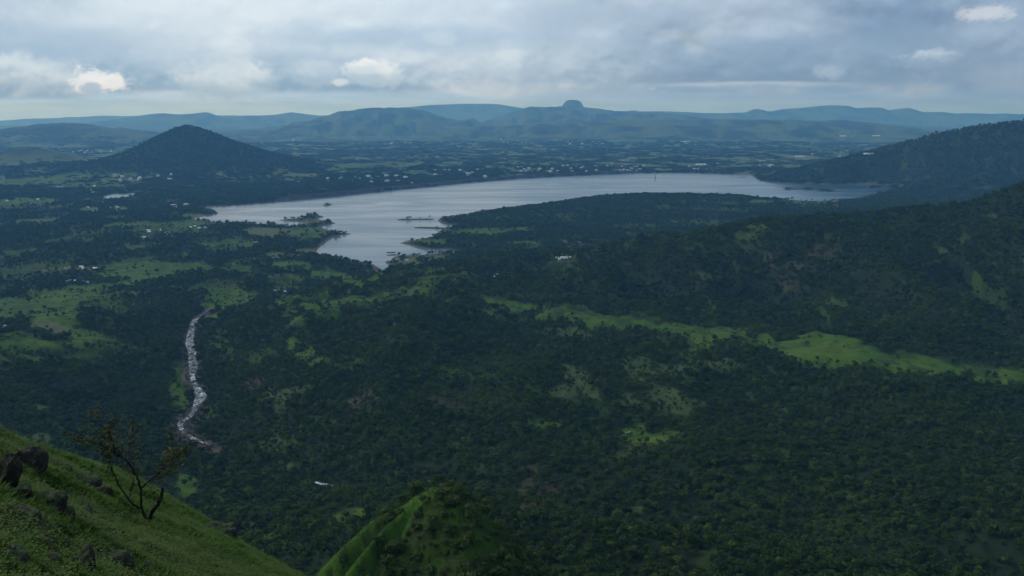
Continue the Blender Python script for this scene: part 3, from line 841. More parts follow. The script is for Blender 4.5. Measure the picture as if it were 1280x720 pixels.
# ------------------------------------------------------------------ the ground, split into its natural pieces
idx = np.arange(NR * NA).reshape(NR, NA)
quads = np.stack([idx[:-1, :-1], idx[:-1, 1:], idx[1:, 1:], idx[1:, :-1]], -1).reshape(-1, 4)
qreg = REGION[:-1, :-1].ravel()
VV = np.stack([X, Y, Z], -1).reshape(-1, 3); CC = COL.reshape(-1, 3)
GL = {
    'valley': 'dark forested valley floor and slopes on both sides of the river', 'plain': 'flat green plain of fields and groves around the lake',
    'ridge': 'long forested ridge rising to the right above the bright meadows', 'peninsula': 'low wooded peninsula reaching into the lake',
    'lakeside_hill': 'dark wooded hill on the right behind the lake', 'conical_hill': 'dark cone shaped hill on the left beyond the plain', 'low_hill': 'small low hill at the left edge before the flat topped hill',
    'tableland': 'flat topped hill at the far left behind the cone shaped hill', 'mountain': 'broad hazy blue mountain left of the one with the rock knob',
    'pinnacle_mountain': 'hazy blue mountain with a rock knob on its summit', 'pinnacle': 'rounded rock knob standing on the summit of the far mountain',
    'plateau': 'long level hazy plateau below the far hills on the right', 'far_hills': 'faint blue hills along the horizon', 'knoll': 'steep shrub covered knoll with bright grassy ribs at the bottom centre',
    'near_spur': 'low forested spur at the bottom of the view', 'grassy_slope': 'bright green grassy slope with rocks in the lower left foreground'}
for ri, nm in enumerate(HNAMES):
    q = quads[qreg == ri]
    if len(q) == 0:
        continue
    u, inv = np.unique(q, return_inverse=True)
    o = obj(nm, mesh_np(nm, VV[u], inv.reshape(-1, 4)[:, ::-1], M['ground'], True, CC[u]))
    tag(o, GL[nm], None, None, 'structure')

# ------------------------------------------------------------------ water
def sheet(name, P, z, mat):
    P = np.array(P)
    x0, y0 = P[:, :2].min(0) - 60; x1, y1 = P[:, :2].max(0) + 60
    n = 24
    gx, gy = np.meshgrid(np.linspace(x0, x1, n), np.linspace(y0, y1, n), indexing='ij')
    V = np.stack([gx, gy, np.full_like(gx, z)], -1).reshape(-1, 3)
    ii = np.arange(n * n).reshape(n, n)
    Q = np.stack([ii[:-1, :-1], ii[1:, :-1], ii[1:, 1:], ii[:-1, 1:]], -1).reshape(-1, 4)
    return obj(name, mesh_np(name, V, Q, mat))
tag(sheet('lake', LAKE, 0.0, M['lake']), 'wide grey blue reservoir lake in the middle of the plain', None, None, 'structure')
# the pond is a small polygon so that it does not cut other ground
Pp = np.array(POND); cpt = Pp.mean(0)
Pq = cpt + (Pp - cpt) * 1.12
Vp = np.vstack([[cpt], Pq]); Vp[:, 2] = POND_Z
tag(obj('pond', mesh_np('pond', Vp, [[0, 1 + (i + 1) % 6, 1 + i] for i in range(6)], M['lake'])), 'small pale pond among fields on the left, beyond the lake', None, None, 'structure')

def ribbon(name, P, widths, mat, lift=0.35, sub=10, seed=5):
    P = np.array(P); n = len(P)
    t = np.linspace(0, n - 1, (n - 1) * sub + 1)
    c = np.stack([np.interp(t, np.arange(n), P[:, k]) for k in range(3)], -1)
    for _ in range(3):
        c[1:-1] = (c[:-2] + c[1:-1] * 2 + c[2:]) / 4
    w = np.interp(t, np.arange(n), widths)
    d = np.gradient(c, axis=0); L = np.hypot(d[:, 0], d[:, 1]); nx, ny = -d[:, 1] / L, d[:, 0] / L
    wl = w * (1 + 0.45 * fbm(t * 1.3, t * 0 + seed, 3, 3)); wr = w * (1 + 0.45 * fbm(t * 1.3, t * 0 + seed + 9, 3, 4))
    K = 7; V = []
    for k in range(K):
        s = k / (K - 1)
        off = -wl * (1 - s) + wr * s
        x, y = c[:, 0] + nx * off, c[:, 1] + ny * off
        V.append(np.stack([x, y, c[:, 2] + lift + 0.2 * fbm(x / 6, y / 6, 2, 8)], -1))
    V = np.stack(V, 1); m = len(t)
    ii = np.arange(m * K).reshape(m, K)
    Q = np.stack([ii[:-1, :-1], ii[:-1, 1:], ii[1:, 1:], ii[1:, :-1]], -1).reshape(-1, 4)
    return obj(name, mesh_np(name, V.reshape(-1, 3), Q, mat))
rw = [1, 2, 7, 8, 11, 9, 11, 4, 6, 10, 7, 4, 6, 3, 5, 2]
tag(ribbon('river', RIVER_W[:16], rw, M['rapids']), 'white river rushing over rocks through the forested gorge', None, None, 'structure')
tag(ribbon('stream', [at_z(393, 603, 72.5), at_z(404, 606, 74), at_z(416, 608, 75.5)], [2.5, 4, 2], M['rapids'], 1.0), 'short white stretch of stream showing between trees below the gorge', None, None, 'structure')
tag(ribbon('river_mouth', RIVER_IN_W, [1.5, 1.5, 1.5, 3, 7], M['lake'], 0.3), 'narrow slow river winding from the gorge to the lake', None, None, 'structure')

# boulders and bars of broken rock in the river bed, far too many to count
def river_rocks():
    rg = np.random.default_rng(77); P = np.array(RIVER_W[1:16]); Vs = []; Ts = []; o = 0
    for k in range(760):
        i = rg.integers(0, len(P) - 1); t = rg.uniform(); c = P[i] * (1 - t) + P[i + 1] * t
        d = P[i + 1] - P[i]; nrm = np.array([-d[1], d[0], 0]); nrm = nrm / np.linalg.norm(nrm)
        off = rg.normal(0, 9.0) + 7 * math.sin(i * 2.3 + t * 2.3)
        s = rg.uniform(0.8, 2.6) * (2.6 if rg.uniform() < 0.14 else 1)
        V = np.array([[1, 0, 0], [0.3, 0.9, 0], [-0.8, 0.6, 0], [-0.8, -0.6, 0], [0.3, -0.9, 0], [0.5, 0.3, 0.55], [-0.4, 0.3, 0.65], [0, -0.5, 0.5]]) + rg.normal(0, 0.12, (8, 3))
        a = rg.uniform(0, 6.28); ca, sa = math.cos(a), math.sin(a)
        V = V @ np.array([[ca, sa, 0], [-sa, ca, 0], [0, 0, 1]]) * s * np.array([1.2, 1.2, 0.9])
        V = V + c + nrm * off + np.array([0, 0, -0.4])
        T = np.array([[0, 1, 5], [1, 6, 5], [1, 2, 6], [2, 3, 6], [3, 7, 6], [3, 4, 7], [4, 0, 7], [0, 5, 7], [5, 6, 7]])
        Vs.append(V); Ts.append(T + o); o += 8
    tag(obj('river_rocks', mesh_np('river_rocks', np.vstack(Vs), np.vstack(Ts), M['riverrock'], False)), 'brown boulders and broken rock scattered through the river bed', 'rocks', None, 'stuff')
river_rocks()
# the long dark dam along the far shore
DP = np.array([at_z(px, py, 0.0) for px, py in [(338, 253), (380, 248.6), (420, 245), (460, 240.6), (500, 236.6), (540, 232.6), (580, 228.7), (620, 225.2), (660, 222.2), (700, 220), (740, 218.4), (780, 216.8), (815, 215.8)]])
def dam():
    n = len(DP); t = np.linspace(0, n - 1, 121)
    c = np.stack([np.interp(t, np.arange(n), DP[:, k]) for k in range(3)], -1)
    for _ in range(6):
        c[1:-1] = (c[:-2] + 2 * c[1:-1] + c[2:]) / 4
    d = np.gradient(c, axis=0); L = np.hypot(d[:, 0], d[:, 1]); nx, ny = -d[:, 1] / L, d[:, 0] / L
    e = np.minimum(1, np.minimum(t, n - 1 - t) * 1.2 + 0.12)
    prof = [(-48, -7), (0, 9), (8, 9.6), (44, 26), (54, 26.3), (120, 0)]
    V = []
    for (o_, h_) in prof:
        V.append(np.stack([c[:, 0] + nx * o_, c[:, 1] + ny * o_, h_ * np.where(h_ > 0, e, 1)], -1))
    V = np.stack(V, 1); m, K = V.shape[:2]
    ii = np.arange(m * K).reshape(m, K)
    Q = np.stack([ii[:-1, :-1], ii[1:, :-1], ii[1:, 1:], ii[:-1, 1:]], -1).reshape(-1, 4)
    o = obj('dam', mesh_np('dam', V.reshape(-1, 3), Q, M['dam'], False))
    tag(o, 'long low dark stone dam along the far shore of the lake', 'dam')
    return c, nx, ny
dam()

# ------------------------------------------------------------------ trees
def leaf_quads(centers, normals, size, rg, stretch=1.35):
    """small bent leaf-clump faces: two triangles each, at random tilts around the crown surface"""
    n = len(centers)
    nn = normals + rg.normal(0, 0.33, (n, 3)); nn /= np.linalg.norm(nn, axis=1)[:, None]
    t = np.cross(nn, rg.normal(0, 1, (n, 3))); t /= np.linalg.norm(t, axis=1)[:, None] + 1e-9
    b = np.cross(nn, t)
    s = (size * rg.uniform(0.6, 1.35, n))[:, None]
    a0 = centers - t * s * stretch * 0.5
    a1 = centers + b * s * 0.45 + nn * s * 0.12
    a2 = centers + t * s * stretch * 0.5
    a3 = centers - b * s * 0.45 + nn * s * 0.12
    V = np.stack([a0, a1, a2, a3], 1).reshape(-1, 3)
    ii = np.arange(n * 4).reshape(n, 4)
    T = np.concatenate([ii[:, [0, 3, 2]], ii[:, [0, 2, 1]]])
    return V, T
def tube(pts, radii, seg=6):
    pts = np.array(pts, float); n = len(pts)
    V = []; d = np.gradient(pts, axis=0)
    for i in range(n):
        u = d[i] / (np.linalg.norm(d[i]) + 1e-9)
        ref = np.array([1, 0, 0]) if abs(u[0]) < 0.8 else np.array([0, 1, 0])
        a = np.cross(u, ref); a /= np.linalg.norm(a); b = np.cross(u, a)
        for k in range(seg):
            th = 2 * math.pi * k / seg
            V.append(pts[i] + radii[i] * (a * math.cos(th) + b * math.sin(th)))
    T = []
    for i in range(n - 1):
        for k in range(seg):
            k2 = (k + 1) % seg
            p, q, r_, s_ = i * seg + k, i * seg + k2, (i + 1) * seg + k2, (i + 1) * seg + k
            T += [[p, q, r_], [p, r_, s_]]
    V.append(pts[-1] + d[-1] * 0.02); e = len(V) - 1
    for k in range(seg):
        T.append([(n - 1) * seg + k, (n - 1) * seg + (k + 1) % seg, e])
    return np.array(V), np.array(T)
def joinVT(parts):
    V = []; T = []; o = 0
    for v, t in parts:
        V.append(v); T.append(t + o); o += len(v)
    return np.vstack(V), np.vstack(T)
def crown_trunk(seed, width=8.0, height=9.0, lobes=6, per=40, leaf=1.15, low=0.30, flat=0.75):
    rg = np.random.default_rng(seed)
    ce = []; no = []
    limbs = []
    zc = height * (low + (1 - low) * 0.5)
    for k in range(lobes):
        th = 2 * math.pi * (k / lobes) + rg.uniform(-0.5, 0.5)
        rr = width * 0.5 * rg.uniform(0.25, 0.62) if k else 0.0
        lr = width * rg.uniform(0.22, 0.34)
        lc = np.array([math.cos(th) * rr, math.sin(th) * rr, height * rg.uniform(low + 0.16, 0.80) if k else height * 0.84 - lr * 0.3])
        n = int(per * rg.uniform(0.75, 1.25))
        d = rg.normal(0, 1, (n, 3)); d /= np.linalg.norm(d, axis=1)[:, None]
        d[:, 2] = np.where(d[:, 2] < -0.35, -d[:, 2] * 0.6, d[:, 2])
        rad = lr * rg.uniform(0.62, 1.08, n)
        c = lc + d * rad[:, None] * np.array([1, 1, flat])
        ce.append(c); no.append(d)
        limbs.append((lc, lr))
    V, T = leaf_quads(np.vstack(ce), np.vstack(no), leaf, rg)
    fork = np.array([rg.uniform(-0.2, 0.2), rg.uniform(-0.2, 0.2), height * low * 1.1])
    tp = [tube([(0, 0, -0.6), (0, 0, 0.0), fork * 0.5, fork], [0.055 * width * 0.75, 0.05 * width * 0.7, 0.04 * width * 0.7, 0.033 * width * 0.7])]
    for lc, lr in limbs:
        midp = fork * 0.5 + lc * 0.5 + np.array([0, 0, 0.3])
        tp.append(tube([fork, midp, lc], [0.028 * width * 0.7, 0.018 * width * 0.7, 0.006 * width], 4))
    return (V, T), joinVT(tp)

protos = bpy.data.collections.new('tree_kinds')     # source meshes of the forest, not placed in the scene themselves
def proto_obj(name, pieces):
    """one mesh with bark + leaves for the mass of the forest"""
    me = None
    parts = [p for p, _ in pieces]
    V, T = joinVT(parts)
    me = mesh_np(name, V, T, pieces[0][1], False)
    off = 0; mi = []
    for k, (p, mt_) in enumerate(pieces):
        if k:
            me.materials.append(mt_)
        mi += [k] * len(p[1])
    me.polygons.foreach_set('material_index', np.array(mi, dtype=np.int32))
    o = bpy.data.objects.new(name, me)
    protos.objects.link(o)
    return o
KINDS = []      # (kind, crown VT, trunk VT, crown mesh, trunk mesh)
def add_kind(seed, nm, mat, **kw):
    cr, tr = crown_trunk(seed, **kw)
    KINDS.append((nm, mesh_np('crown', cr[0], cr[1], mat, False), mesh_np('trunk', tr[0], tr[1], M['bark'], True)))
    proto_obj('%02d_forest_%s' % (len(KINDS) - 1, nm), [(cr, mat), (tr, M['bark'])])
add_kind(101, 'tree', M['leaf'], width=9, height=8.5, lobes=7, per=34, leaf=1.35)
add_kind(102, 'tree', M['leaf'], width=8, height=9.5, lobes=6, per=36, leaf=1.30)
add_kind(103, 'tree', M['leaf'], width=10, height=8.0, lobes=8, per=32, leaf=1.40, flat=0.65)
add_kind(104, 'tree', M['leaf'], width=7, height=7.0, lobes=5, per=38, leaf=1.20)
add_kind(105, 'tree', M['leaf'], width=6.5, height=10.5, lobes=6, per=32, leaf=1.20)
add_kind(106, 'tree', M['leaf'], width=9, height=10.0, lobes=8, per=34, leaf=1.35, low=0.22)
NT_FOREST = len(KINDS)
# finer leaved kinds for the knoll close by
add_kind(201, 'tree', M['shrub'], width=6, height=6.2, lobes=9, per=70, leaf=0.55, low=0.25)
add_kind(202, 'tree', M['shrub'], width=5, height=6.6, lobes=8, per=70, leaf=0.50, low=0.28)
add_kind(203, 'shrub', M['shrub'], width=4.6, height=3.2, lobes=8, per=60, leaf=0.45, low=0.10)
add_kind(204, 'shrub', M['shrub'], width=3.6, height=2.6, lobes=7, per=60, leaf=0.40, low=0.10)
add_kind(107, 'tree', M['leaf'], width=10.5, height=11.5, lobes=11, per=36, leaf=1.3, low=0.25)
add_kind(108, 'tree', M['leaf'], width=4.5, height=4.2, lobes=4, per=30, leaf=0.9, low=0.12)
# far groves: a dozen simple crowns standing together
def grove(seed):
    rg = np.random.default_rng(seed); parts = []
    for k in range(13):
        cr, tr = crown_trunk(seed * 31 + k, width=rg.uniform(8, 12), height=rg.uniform(7, 11), lobes=4, per=11, leaf=3.0)
        off = np.array([rg.uniform(-15, 15), rg.uniform(-15, 15), 0])
        parts.append((cr[0] + off, cr[1])); parts.append((tr[0][:28] + off, tr[1][tr[1].max(1) < 28]))
    return joinVT(parts)
G0 = len(KINDS)
for k in range(3):
    proto_obj('%02d_far_grove' % (G0 + k), [(grove(301 + k), M['leaf'])])

def scatter(name, P, rot, scl, kid, coll):
    """instances one source mesh per point (only used for the uncountable masses)"""
    me = bpy.data.meshes.new(name)
    me.vertices.add(len(P)); me.vertices.foreach_set('co', np.asarray(P, np.float32).ravel())
    a = me.attributes.new('rot', 'FLOAT_VECTOR', 'POINT'); a.data.foreach_set('vector', np.asarray(rot, np.float32).ravel())
    a = me.attributes.new('scl', 'FLOAT_VECTOR', 'POINT'); a.data.foreach_set('vector', np.asarray(scl, np.float32).ravel())
    a = me.attributes.new('kid', 'INT', 'POINT'); a.data.foreach_set('value', np.asarray(kid, np.int32))
    o = obj(name, me)
    g = bpy.data.node_groups.new(name, 'GeometryNodeTree')
    g.interface.new_socket('Geometry', in_out='INPUT', socket_type='NodeSocketGeometry')
    g.interface.new_socket('Geometry', in_out='OUTPUT', socket_type='NodeSocketGeometry')
    n = g.nodes; L = g.links.new
    gi = n.new('NodeGroupInput'); go = n.new('NodeGroupOutput')
    ci = n.new('GeometryNodeCollectionInfo'); ci.inputs['Collection'].default_value = coll
    ci.inputs['Separate Children'].default_value = True; ci.inputs['Reset Children'].default_value = True
    ip = n.new('GeometryNodeInstanceOnPoints'); ip.inputs['Pick Instance'].default_value = True
    L(gi.outputs[0], ip.inputs['Points']); L(ci.outputs[0], ip.inputs['Instance'])
    for nm, ty, so in (('rot', 'FLOAT_VECTOR', 'Rotation'), ('scl', 'FLOAT_VECTOR', 'Scale'), ('kid', 'INT', 'Instance Index')):
        na = n.new('GeometryNodeInputNamedAttribute'); na.data_type = ty; na.inputs['Name'].default_value = nm
        src = na.outputs['Attribute']
        if so == 'Rotation':
            e = n.new('FunctionNodeEulerToRotation'); L(src, e.inputs[0]); src = e.outputs[0]
        L(src, ip.inputs[so])
    L(ip.outputs[0], go.inputs[0])
    md = o.modifiers.new('scatter', 'NODES'); md.node_group = g
    return o

def band(r0, r1, sp, amax=R(30)):
    n = int(amax * (r1 * r1 - r0 * r0) / (sp * sp))
    a = rng.uniform(-amax, amax, n); r = np.sqrt(rng.uniform(r0 * r0, r1 * r1, n))
    x, y = r * np.sin(a), r * np.cos(a)
    keep = rng.uniform(0, 1, n) < np.clip(grid_at(dens, x, y), 0, 1)
    return x[keep], y[keep]
PX, PY, KID, SCX, SCZ = [], [], [], [], []
def put(x, y, kinds, smin_, smax_, zmul=1.0):
    n = len(x)
    s = rng.uniform(smin_, smax_, n) * (1 + 0.35 * (rng.uniform(0, 1, n) < 0.06))
    PX.append(x); PY.append(y); KID.append(rng.choice(kinds, n)); SCX.append(s); SCZ.append(s * rng.uniform(0.8, 1.2, n) * zmul)
KF = list(range(NT_FOREST)) + [10, 11, 11]
x, y = band(345, 500, 3.1)
kk = np.interp(np.arctan2(x, y), AZ, np.arange(NA)).astype(int)
isk = grid_at(knz, x, y) > 0.5
put(x[isk], y[isk], [6, 7, 8, 8, 9, 9, 9], 0.5, 1.25)
x, y = band(380, 480, 1.3, R(12))
isr = (grid_at(rib * knz, x, y) > 0.5) & (rng.uniform(0, 1, len(x)) < 0.10)
put(x[isr], y[isr], [8, 9], 0.10, 0.34)
x, y = band(560, 1000, 6.0); put(x, y, KF, 0.55, 1.1)
x, y = band(1000, 2400, 8.8); put(x, y, KF, 0.55, 1.25)
x, y = band(1000, 2400, 8.2); put(x, y, KF, 0.3, 0.8)
x, y = band(2400, 3800, 8.6); put(x, y, KF, 0.5, 1.5)
n_ = int(R(30) * (3800 ** 2 - 1000 ** 2) / 13.0 ** 2)
a_ = rng.uniform(-R(30), R(30), n_); r_ = np.sqrt(rng.uniform(1e6, 3800 ** 2, n_)); x, y = r_ * np.sin(a_), r_ * np.cos(a_)
dn_ = grid_at(dens, x, y); kp = (dn_ < 0.5) & (dn_ > 0.02) & (fbm(x / 60, y / 60, 3, 121) > -0.1)
put(x[kp], y[kp], [3, 8, 9, 9], 0.35, 0.9)
x, y = band(3800, 7600, 13.5); put(x, y, KF, 0.9, 1.7)
x, y = band(7600, 11200, 17.0); hz_ = grid_at(Z, x, y) > 55; put(x[hz_], y[hz_], KF, 1.2, 2.1)
x, y = band(7600, 10900, 27.0); hz_ = grid_at(Z, x, y) <= 55; put(x[hz_], y[hz_], [G0, G0 + 1, G0 + 2], 0.75, 1.25, 1.15)
x, y = band(10900, 21000, 66.0); put(x, y, [G0, G0 + 1, G0 + 2], 1.3, 2.4, 0.6)
PX, PY, KID, SCX, SCZ = map(np.concatenate, (PX, PY, KID, SCX, SCZ))
PZ = grid_at(Z, PX, PY) - 0.15
ok = PZ > 0.6
PX, PY, PZ, KID, SCX, SCZ = (a[ok] for a in (PX, PY, PZ, KID, SCX, SCZ))
ROT = rng.uniform(0, 2 * math.pi, len(PX))
# the trees that show largest become single things
rr_ = np.hypot(PX, PY)
dep = PY * CP - (PZ + 3 - CAMZ) * SP
sx = 640 + F * PX / dep; sy = 360 - F * (PY * SP + (PZ + 3 - CAMZ) * CP) / dep
inf = (sx > -10) & (sx < 1290) & (sy > 0) & (sy < 724)
WID = np.array([9, 8, 10, 7, 6.5, 9, 6, 5, 4.6, 3.6, 10.5, 4.5, 0, 0, 0], float)
app = np.where(inf, WID[KID] * SCX / dep * F, 0)
cand = np.argsort(-app)[:1500]
def visible(i):
    a = math.atan2(PX[i], PY[i]); r = rr_[i]
    j = int(np.clip((a - AZ[0]) / (AZ[1] - AZ[0]), 0, NA - 1))
    top = PZ[i] + 5 * SCZ[i]
    s = (top - CAMZ) / r
    m = (RR > 20) & (RR < r * 0.985)
    return not np.any(Z[m, j] > CAMZ + s * RR[m])
single = [i for i in cand if visible(i)][:290]
smask = np.zeros(len(PX), bool); smask[single] = True
def tree_label(i):
    s = KINDS[KID[i]][0]
    big = 'tall' if SCZ[i] > 1.12 else ('low' if SCZ[i] < 0.85 else 'mid sized')
    if rr_[i] < 520:
        if sy[i] < 645:
            w = 'near the top of the knoll'
        elif sx[i] < 500:
            w = 'in the gully between the grassy ribs of the knoll'
        elif sx[i] > 600:
            w = 'on the right flank of the knoll'
        else:
            w = 'on the near face of the knoll'
        return '%s dark green %s %s' % (big, s, w), 'trees and shrubs on the knoll'
    shp = ['spreading', 'rounded', 'wide flat crowned', 'small rounded', 'narrow upright', 'full crowned', 'bushy', 'bushy', 'low', 'low', 'very large', 'small'][KID[i]]
    for lim, w in ((250, 'beside the grassy slope'), (400, 'between grassy slope and knoll'), (640, 'behind the knoll'), (760, 'just right of the knoll'), (900, 'on the low spur right of the knoll'),
                   (1060, 'at the bottom edge left of the corner'), (1400, 'in the bottom right corner')):
        if sx[i] < lim:
            break
    return ('%s dark green %s %s' % (shp, s, w) if shp == 'very large' else '%s %s dark green %s %s' % (big, shp, s, w)), 'nearest trees of the forest'
for i in single:
    kd = KINDS[KID[i]]
    t = empty(kd[0], (PX[i], PY[i], PZ[i]), ROT[i])
    t.scale = (SCX[i], SCX[i], SCZ[i])
    lb_, gp_ = tree_label(i)
    tag(t, lb_, kd[0], gp_)
    obj('crown', kd[1], t); obj('trunk', kd[2], t)
ms = ~smask
n_ = ms.sum()
fo_ = scatter('forest', np.stack([PX[ms], PY[ms], PZ[ms]], -1), np.stack([rng.normal(0, 0.05, n_), rng.normal(0, 0.05, n_), ROT[ms]], -1),
              np.stack([SCX[ms], SCX[ms], SCZ[ms]], -1), KID[ms], protos)
tag(fo_, 'dense dark green monsoon forest and groves covering valley, ridges and plain', 'forest', None, 'stuff')
print('forest', n_, 'single', len(single))

# ------------------------------------------------------------------ foreground ground cover
tufts = bpy.data.collections.new('tuft_kinds')
def tuft(seed, n, h, w, mat, herb=False):
    rg = np.random.default_rng(seed); V = []; T = []
    for k in range(n):
        a = rg.uniform(0, 6.283); r0 = rg.uniform(0, 0.13); b = np.array([math.cos(a) * r0, math.sin(a) * r0, 0])
        a2 = a + rg.normal(0, 0.7); ln = rg.uniform(0.25, 0.8) * h; hh = h * rg.uniform(0.5, 1.1)
        side = np.array([-math.sin(a2), math.cos(a2), 0]) * w * rg.uniform(0.7, 1.3)
        d = np.array([math.cos(a2), math.sin(a2), 0]); o_ = len(V)
        if herb:   # a stalked leaf lying nearly flat
            c = b + d * ln * 1.2 + np.array([0, 0, hh]); e = d * w * 2.4 + np.array([0, 0, rg.uniform(-0.03, 0.03)])
            V += [c - e * 0.5, c + side, c + e * 0.5, c - side]; T += [[o_, o_ + 1, o_ + 2], [o_, o_ + 2, o_ + 3]]
        else:
            V += [b - side * 0.5, b + side * 0.5, b + d * ln * 0.4 + side * 0.4 + np.array([0, 0, hh * 0.7]), b + d * ln * 0.4 - side * 0.4 + np.array([0, 0, hh * 0.7]), b + d * ln + np.array([0, 0, hh])]
            T += [[o_, o_ + 1, o_ + 2], [o_, o_ + 2, o_ + 3], [o_ + 3, o_ + 2, o_ + 4]]
    o = bpy.data.objects.new('%d_tuft' % seed, mesh_np('tuft', np.array(V), np.array(T), mat, False))
    tufts.objects.link(o)
tuft(1, 26, 0.22, 0.022, M['grassblade']); tuft(2, 22, 0.30, 0.022, M['grassblade']); tuft(3, 30, 0.12, 0.020, M['herb'], True); tuft(4, 34, 0.18, 0.019, M['herb'], True); tuft(5, 30, 0.24, 0.024, M['herb'], True)
n = 120000
a = rng.uniform(R(-29), R(-5), n); r = np.sqrt(rng.uniform(18 ** 2, 66 ** 2, n))
x, y = r * np.sin(a), r * np.cos(a)
keep = (grid_at(FG.astype(float), x, y) > 0.9) & (rng.uniform(0, 1, n) > 0.75 * grid_at(fgb, x, y))
x, y = x[keep], y[keep]; n = len(x)
cl = fbm(x / 2.2, y / 2.2, 3, 111)
kid = np.where(cl > 0.1, rng.choice([2, 3, 3], n), rng.choice([0, 0, 1, 2], n))
big = (r[keep] < 30) & (rng.uniform(0, 1, n) < 0.12 + 0.3 * (cl > 0))
kid = np.where(big, 4, kid)
s = rng.uniform(0.6, 1.25, n)
# rank grass on the knoll
m_ = 26000
a2 = rng.uniform(R(-13), R(3), m_); r2 = np.sqrt(rng.uniform(370 ** 2, 470 ** 2, m_)); x2, y2 = r2 * np.sin(a2), r2 * np.cos(a2)
k2 = (grid_at(knz, x2, y2) > 0.6) & (rng.uniform(0, 1, m_) < 0.4)
x2, y2 = x2[k2], y2[k2]
x, y = np.concatenate([x, x2]), np.concatenate([y, y2])
kid = np.concatenate([kid, rng.choice([0, 1, 3], len(x2))]); s = np.concatenate([s, rng.uniform(1.0, 2.4, len(x2))]); n = len(x)
g_ = scatter('grass', np.stack([x, y, grid_at(Z, x, y) - 0.03], -1), np.stack([rng.normal(0, 0.15, n), rng.normal(0, 0.15, n), rng.uniform(0, 6.28, n)], -1), np.stack([s * 1.2, s * 1.2, s], -1), kid, tufts)
tag(g_, 'bright green grass and herbs on the foreground slope and the knoll', 'grass', None, 'stuff')

# ------------------------------------------------------------------ rocks on the slope
def rock_mesh(seed, sx_, sy_, sz_):
    rg = np.random.default_rng(seed)
    bm = bmesh.new()
    bmesh.ops.create_icosphere(bm, subdivisions=4, radius=1.0)
    pl_ = []
    for k in range(15):
        d = rg.normal(0, 1, 3); d /= np.linalg.norm(d)
        pl_.append((d, rg.uniform(0.45, 0.85)))
    V = np.array([v.co[:] for v in bm.verts])
    for d, h in pl_:
        s = V @ d
        V = V - d * np.maximum(s - h, 0)[:, None] * 0.93
    nrm = V / (np.linalg.norm(V, axis=1)[:, None] + 1e-9)
    for f_, am in ((1.6, 0.22), (4.0, 0.15), (10.0, 0.07)):
        V = V + nrm * (am * (fbm(V[:, 0] * f_ + V[:, 2] * f_ * 0.7 + seed, V[:, 1] * f_ - V[:, 2] * f_ * 0.6, 2, seed)))[:, None]
    V = V * np.array([sx_, sy_, sz_])
    for v, c in zip(bm.verts, V):
        v.co = c
    me = bpy.data.meshes.new('rock'); bm.to_mesh(me); bm.free()
    me.materials.append(M['rock'])
    for p in me.polygons:
        p.use_smooth = (p.index * 7919) % 3 != 0
    return me
ROCKS = [  # px, py of the middle, half width and half height in pixels, label
    (4, 592, 15, 36, 'tall dark outcrop cut by the left edge of the picture'), (32, 575, 17, 22, 'grass topped dark outcrop at the crest of the slope, far left'),
    (20, 618, 15, 14, 'pale speckled rock below the tall outcrop at the left edge'), (62, 628, 19, 17, 'long dark ledge running down the slope left of the bare tree'),
    (79, 643, 13, 9, 'lower broken end of the long dark ledge'), (104, 601, 16, 10, 'rough low rock upslope of the rounded boulder'), (126, 615, 12, 12, 'rounded dark boulder left of the bare tree'),
    (76, 588, 11, 5, 'small flat rock near the crest behind the grass topped outcrop'), (30, 650, 23, 12, 'low brown ledge overgrown with grass near the left edge'),
    (75, 680, 9, 14, 'pale upright slab among leaves at the bottom left'), (98, 700, 20, 26, 'large black rock face at the bottom left beside the pale slab'),
    (143, 705, 19, 17, 'blocky boulder with pale top at the bottom edge'), (181, 712, 13, 11, 'low rock at the bottom edge right of the blocky boulder'),
    (277, 667, 23, 12, 'dark outcrop on the right brink of the slope'), (104, 642, 15, 6, 'low rock half sunk in grass below the rounded boulder'), (12, 698, 20, 12, 'dark rock under leaves in the bottom left corner')]
ROCKS += [(48, 618, 9, 6, 'small rock at the upper end of the long dark ledge'), (44, 640, 11, 7, 'dark rock between the ledge and the brown ledge'), (52, 660, 10, 6, 'low dark rock under the brown ledge'),
          (115, 690, 11, 9, 'broken rock between the black rock face and the blocky boulder'), (120, 715, 14, 8, 'dark rock at the bottom edge under the black rock face'), (90, 606, 7, 5, 'small rock left of the rough low rock'),
          (45, 590, 9, 8, 'dark rock at the foot of the grass topped outcrop'), (255, 660, 9, 5, 'small rock left of the outcrop on the brink'), (210, 640, 8, 4, 'small flat rock in the grass right of the bare tree'),
          (60, 705, 14, 9, 'dark rock under leaves left of the black rock face'), (158, 690, 8, 5, 'small rock behind the blocky boulder'), (5, 640, 12, 10, 'dark rock at the left edge above the brown ledge')]
for k, (px, py, hw, hh, lb_) in enumerate(ROCKS):
    p, r0, a0 = hit(px, py + hh * 0.55)
    s_ = r0 / F
    me = rock_mesh(400 + k, hw * s_ * 1.3, hw * s_ * 1.25, hh * s_ * 1.25)
    o = obj('rock', me, None, (p[0], p[1] + hw * s_ * 0.25, p[2] + hh * s_ * 0.12))
    o.rotation_euler = (0.15, 0.35, random.uniform(-0.5, 0.5))
    tag(o, lb_, 'rock', 'rocks on the grassy slope')

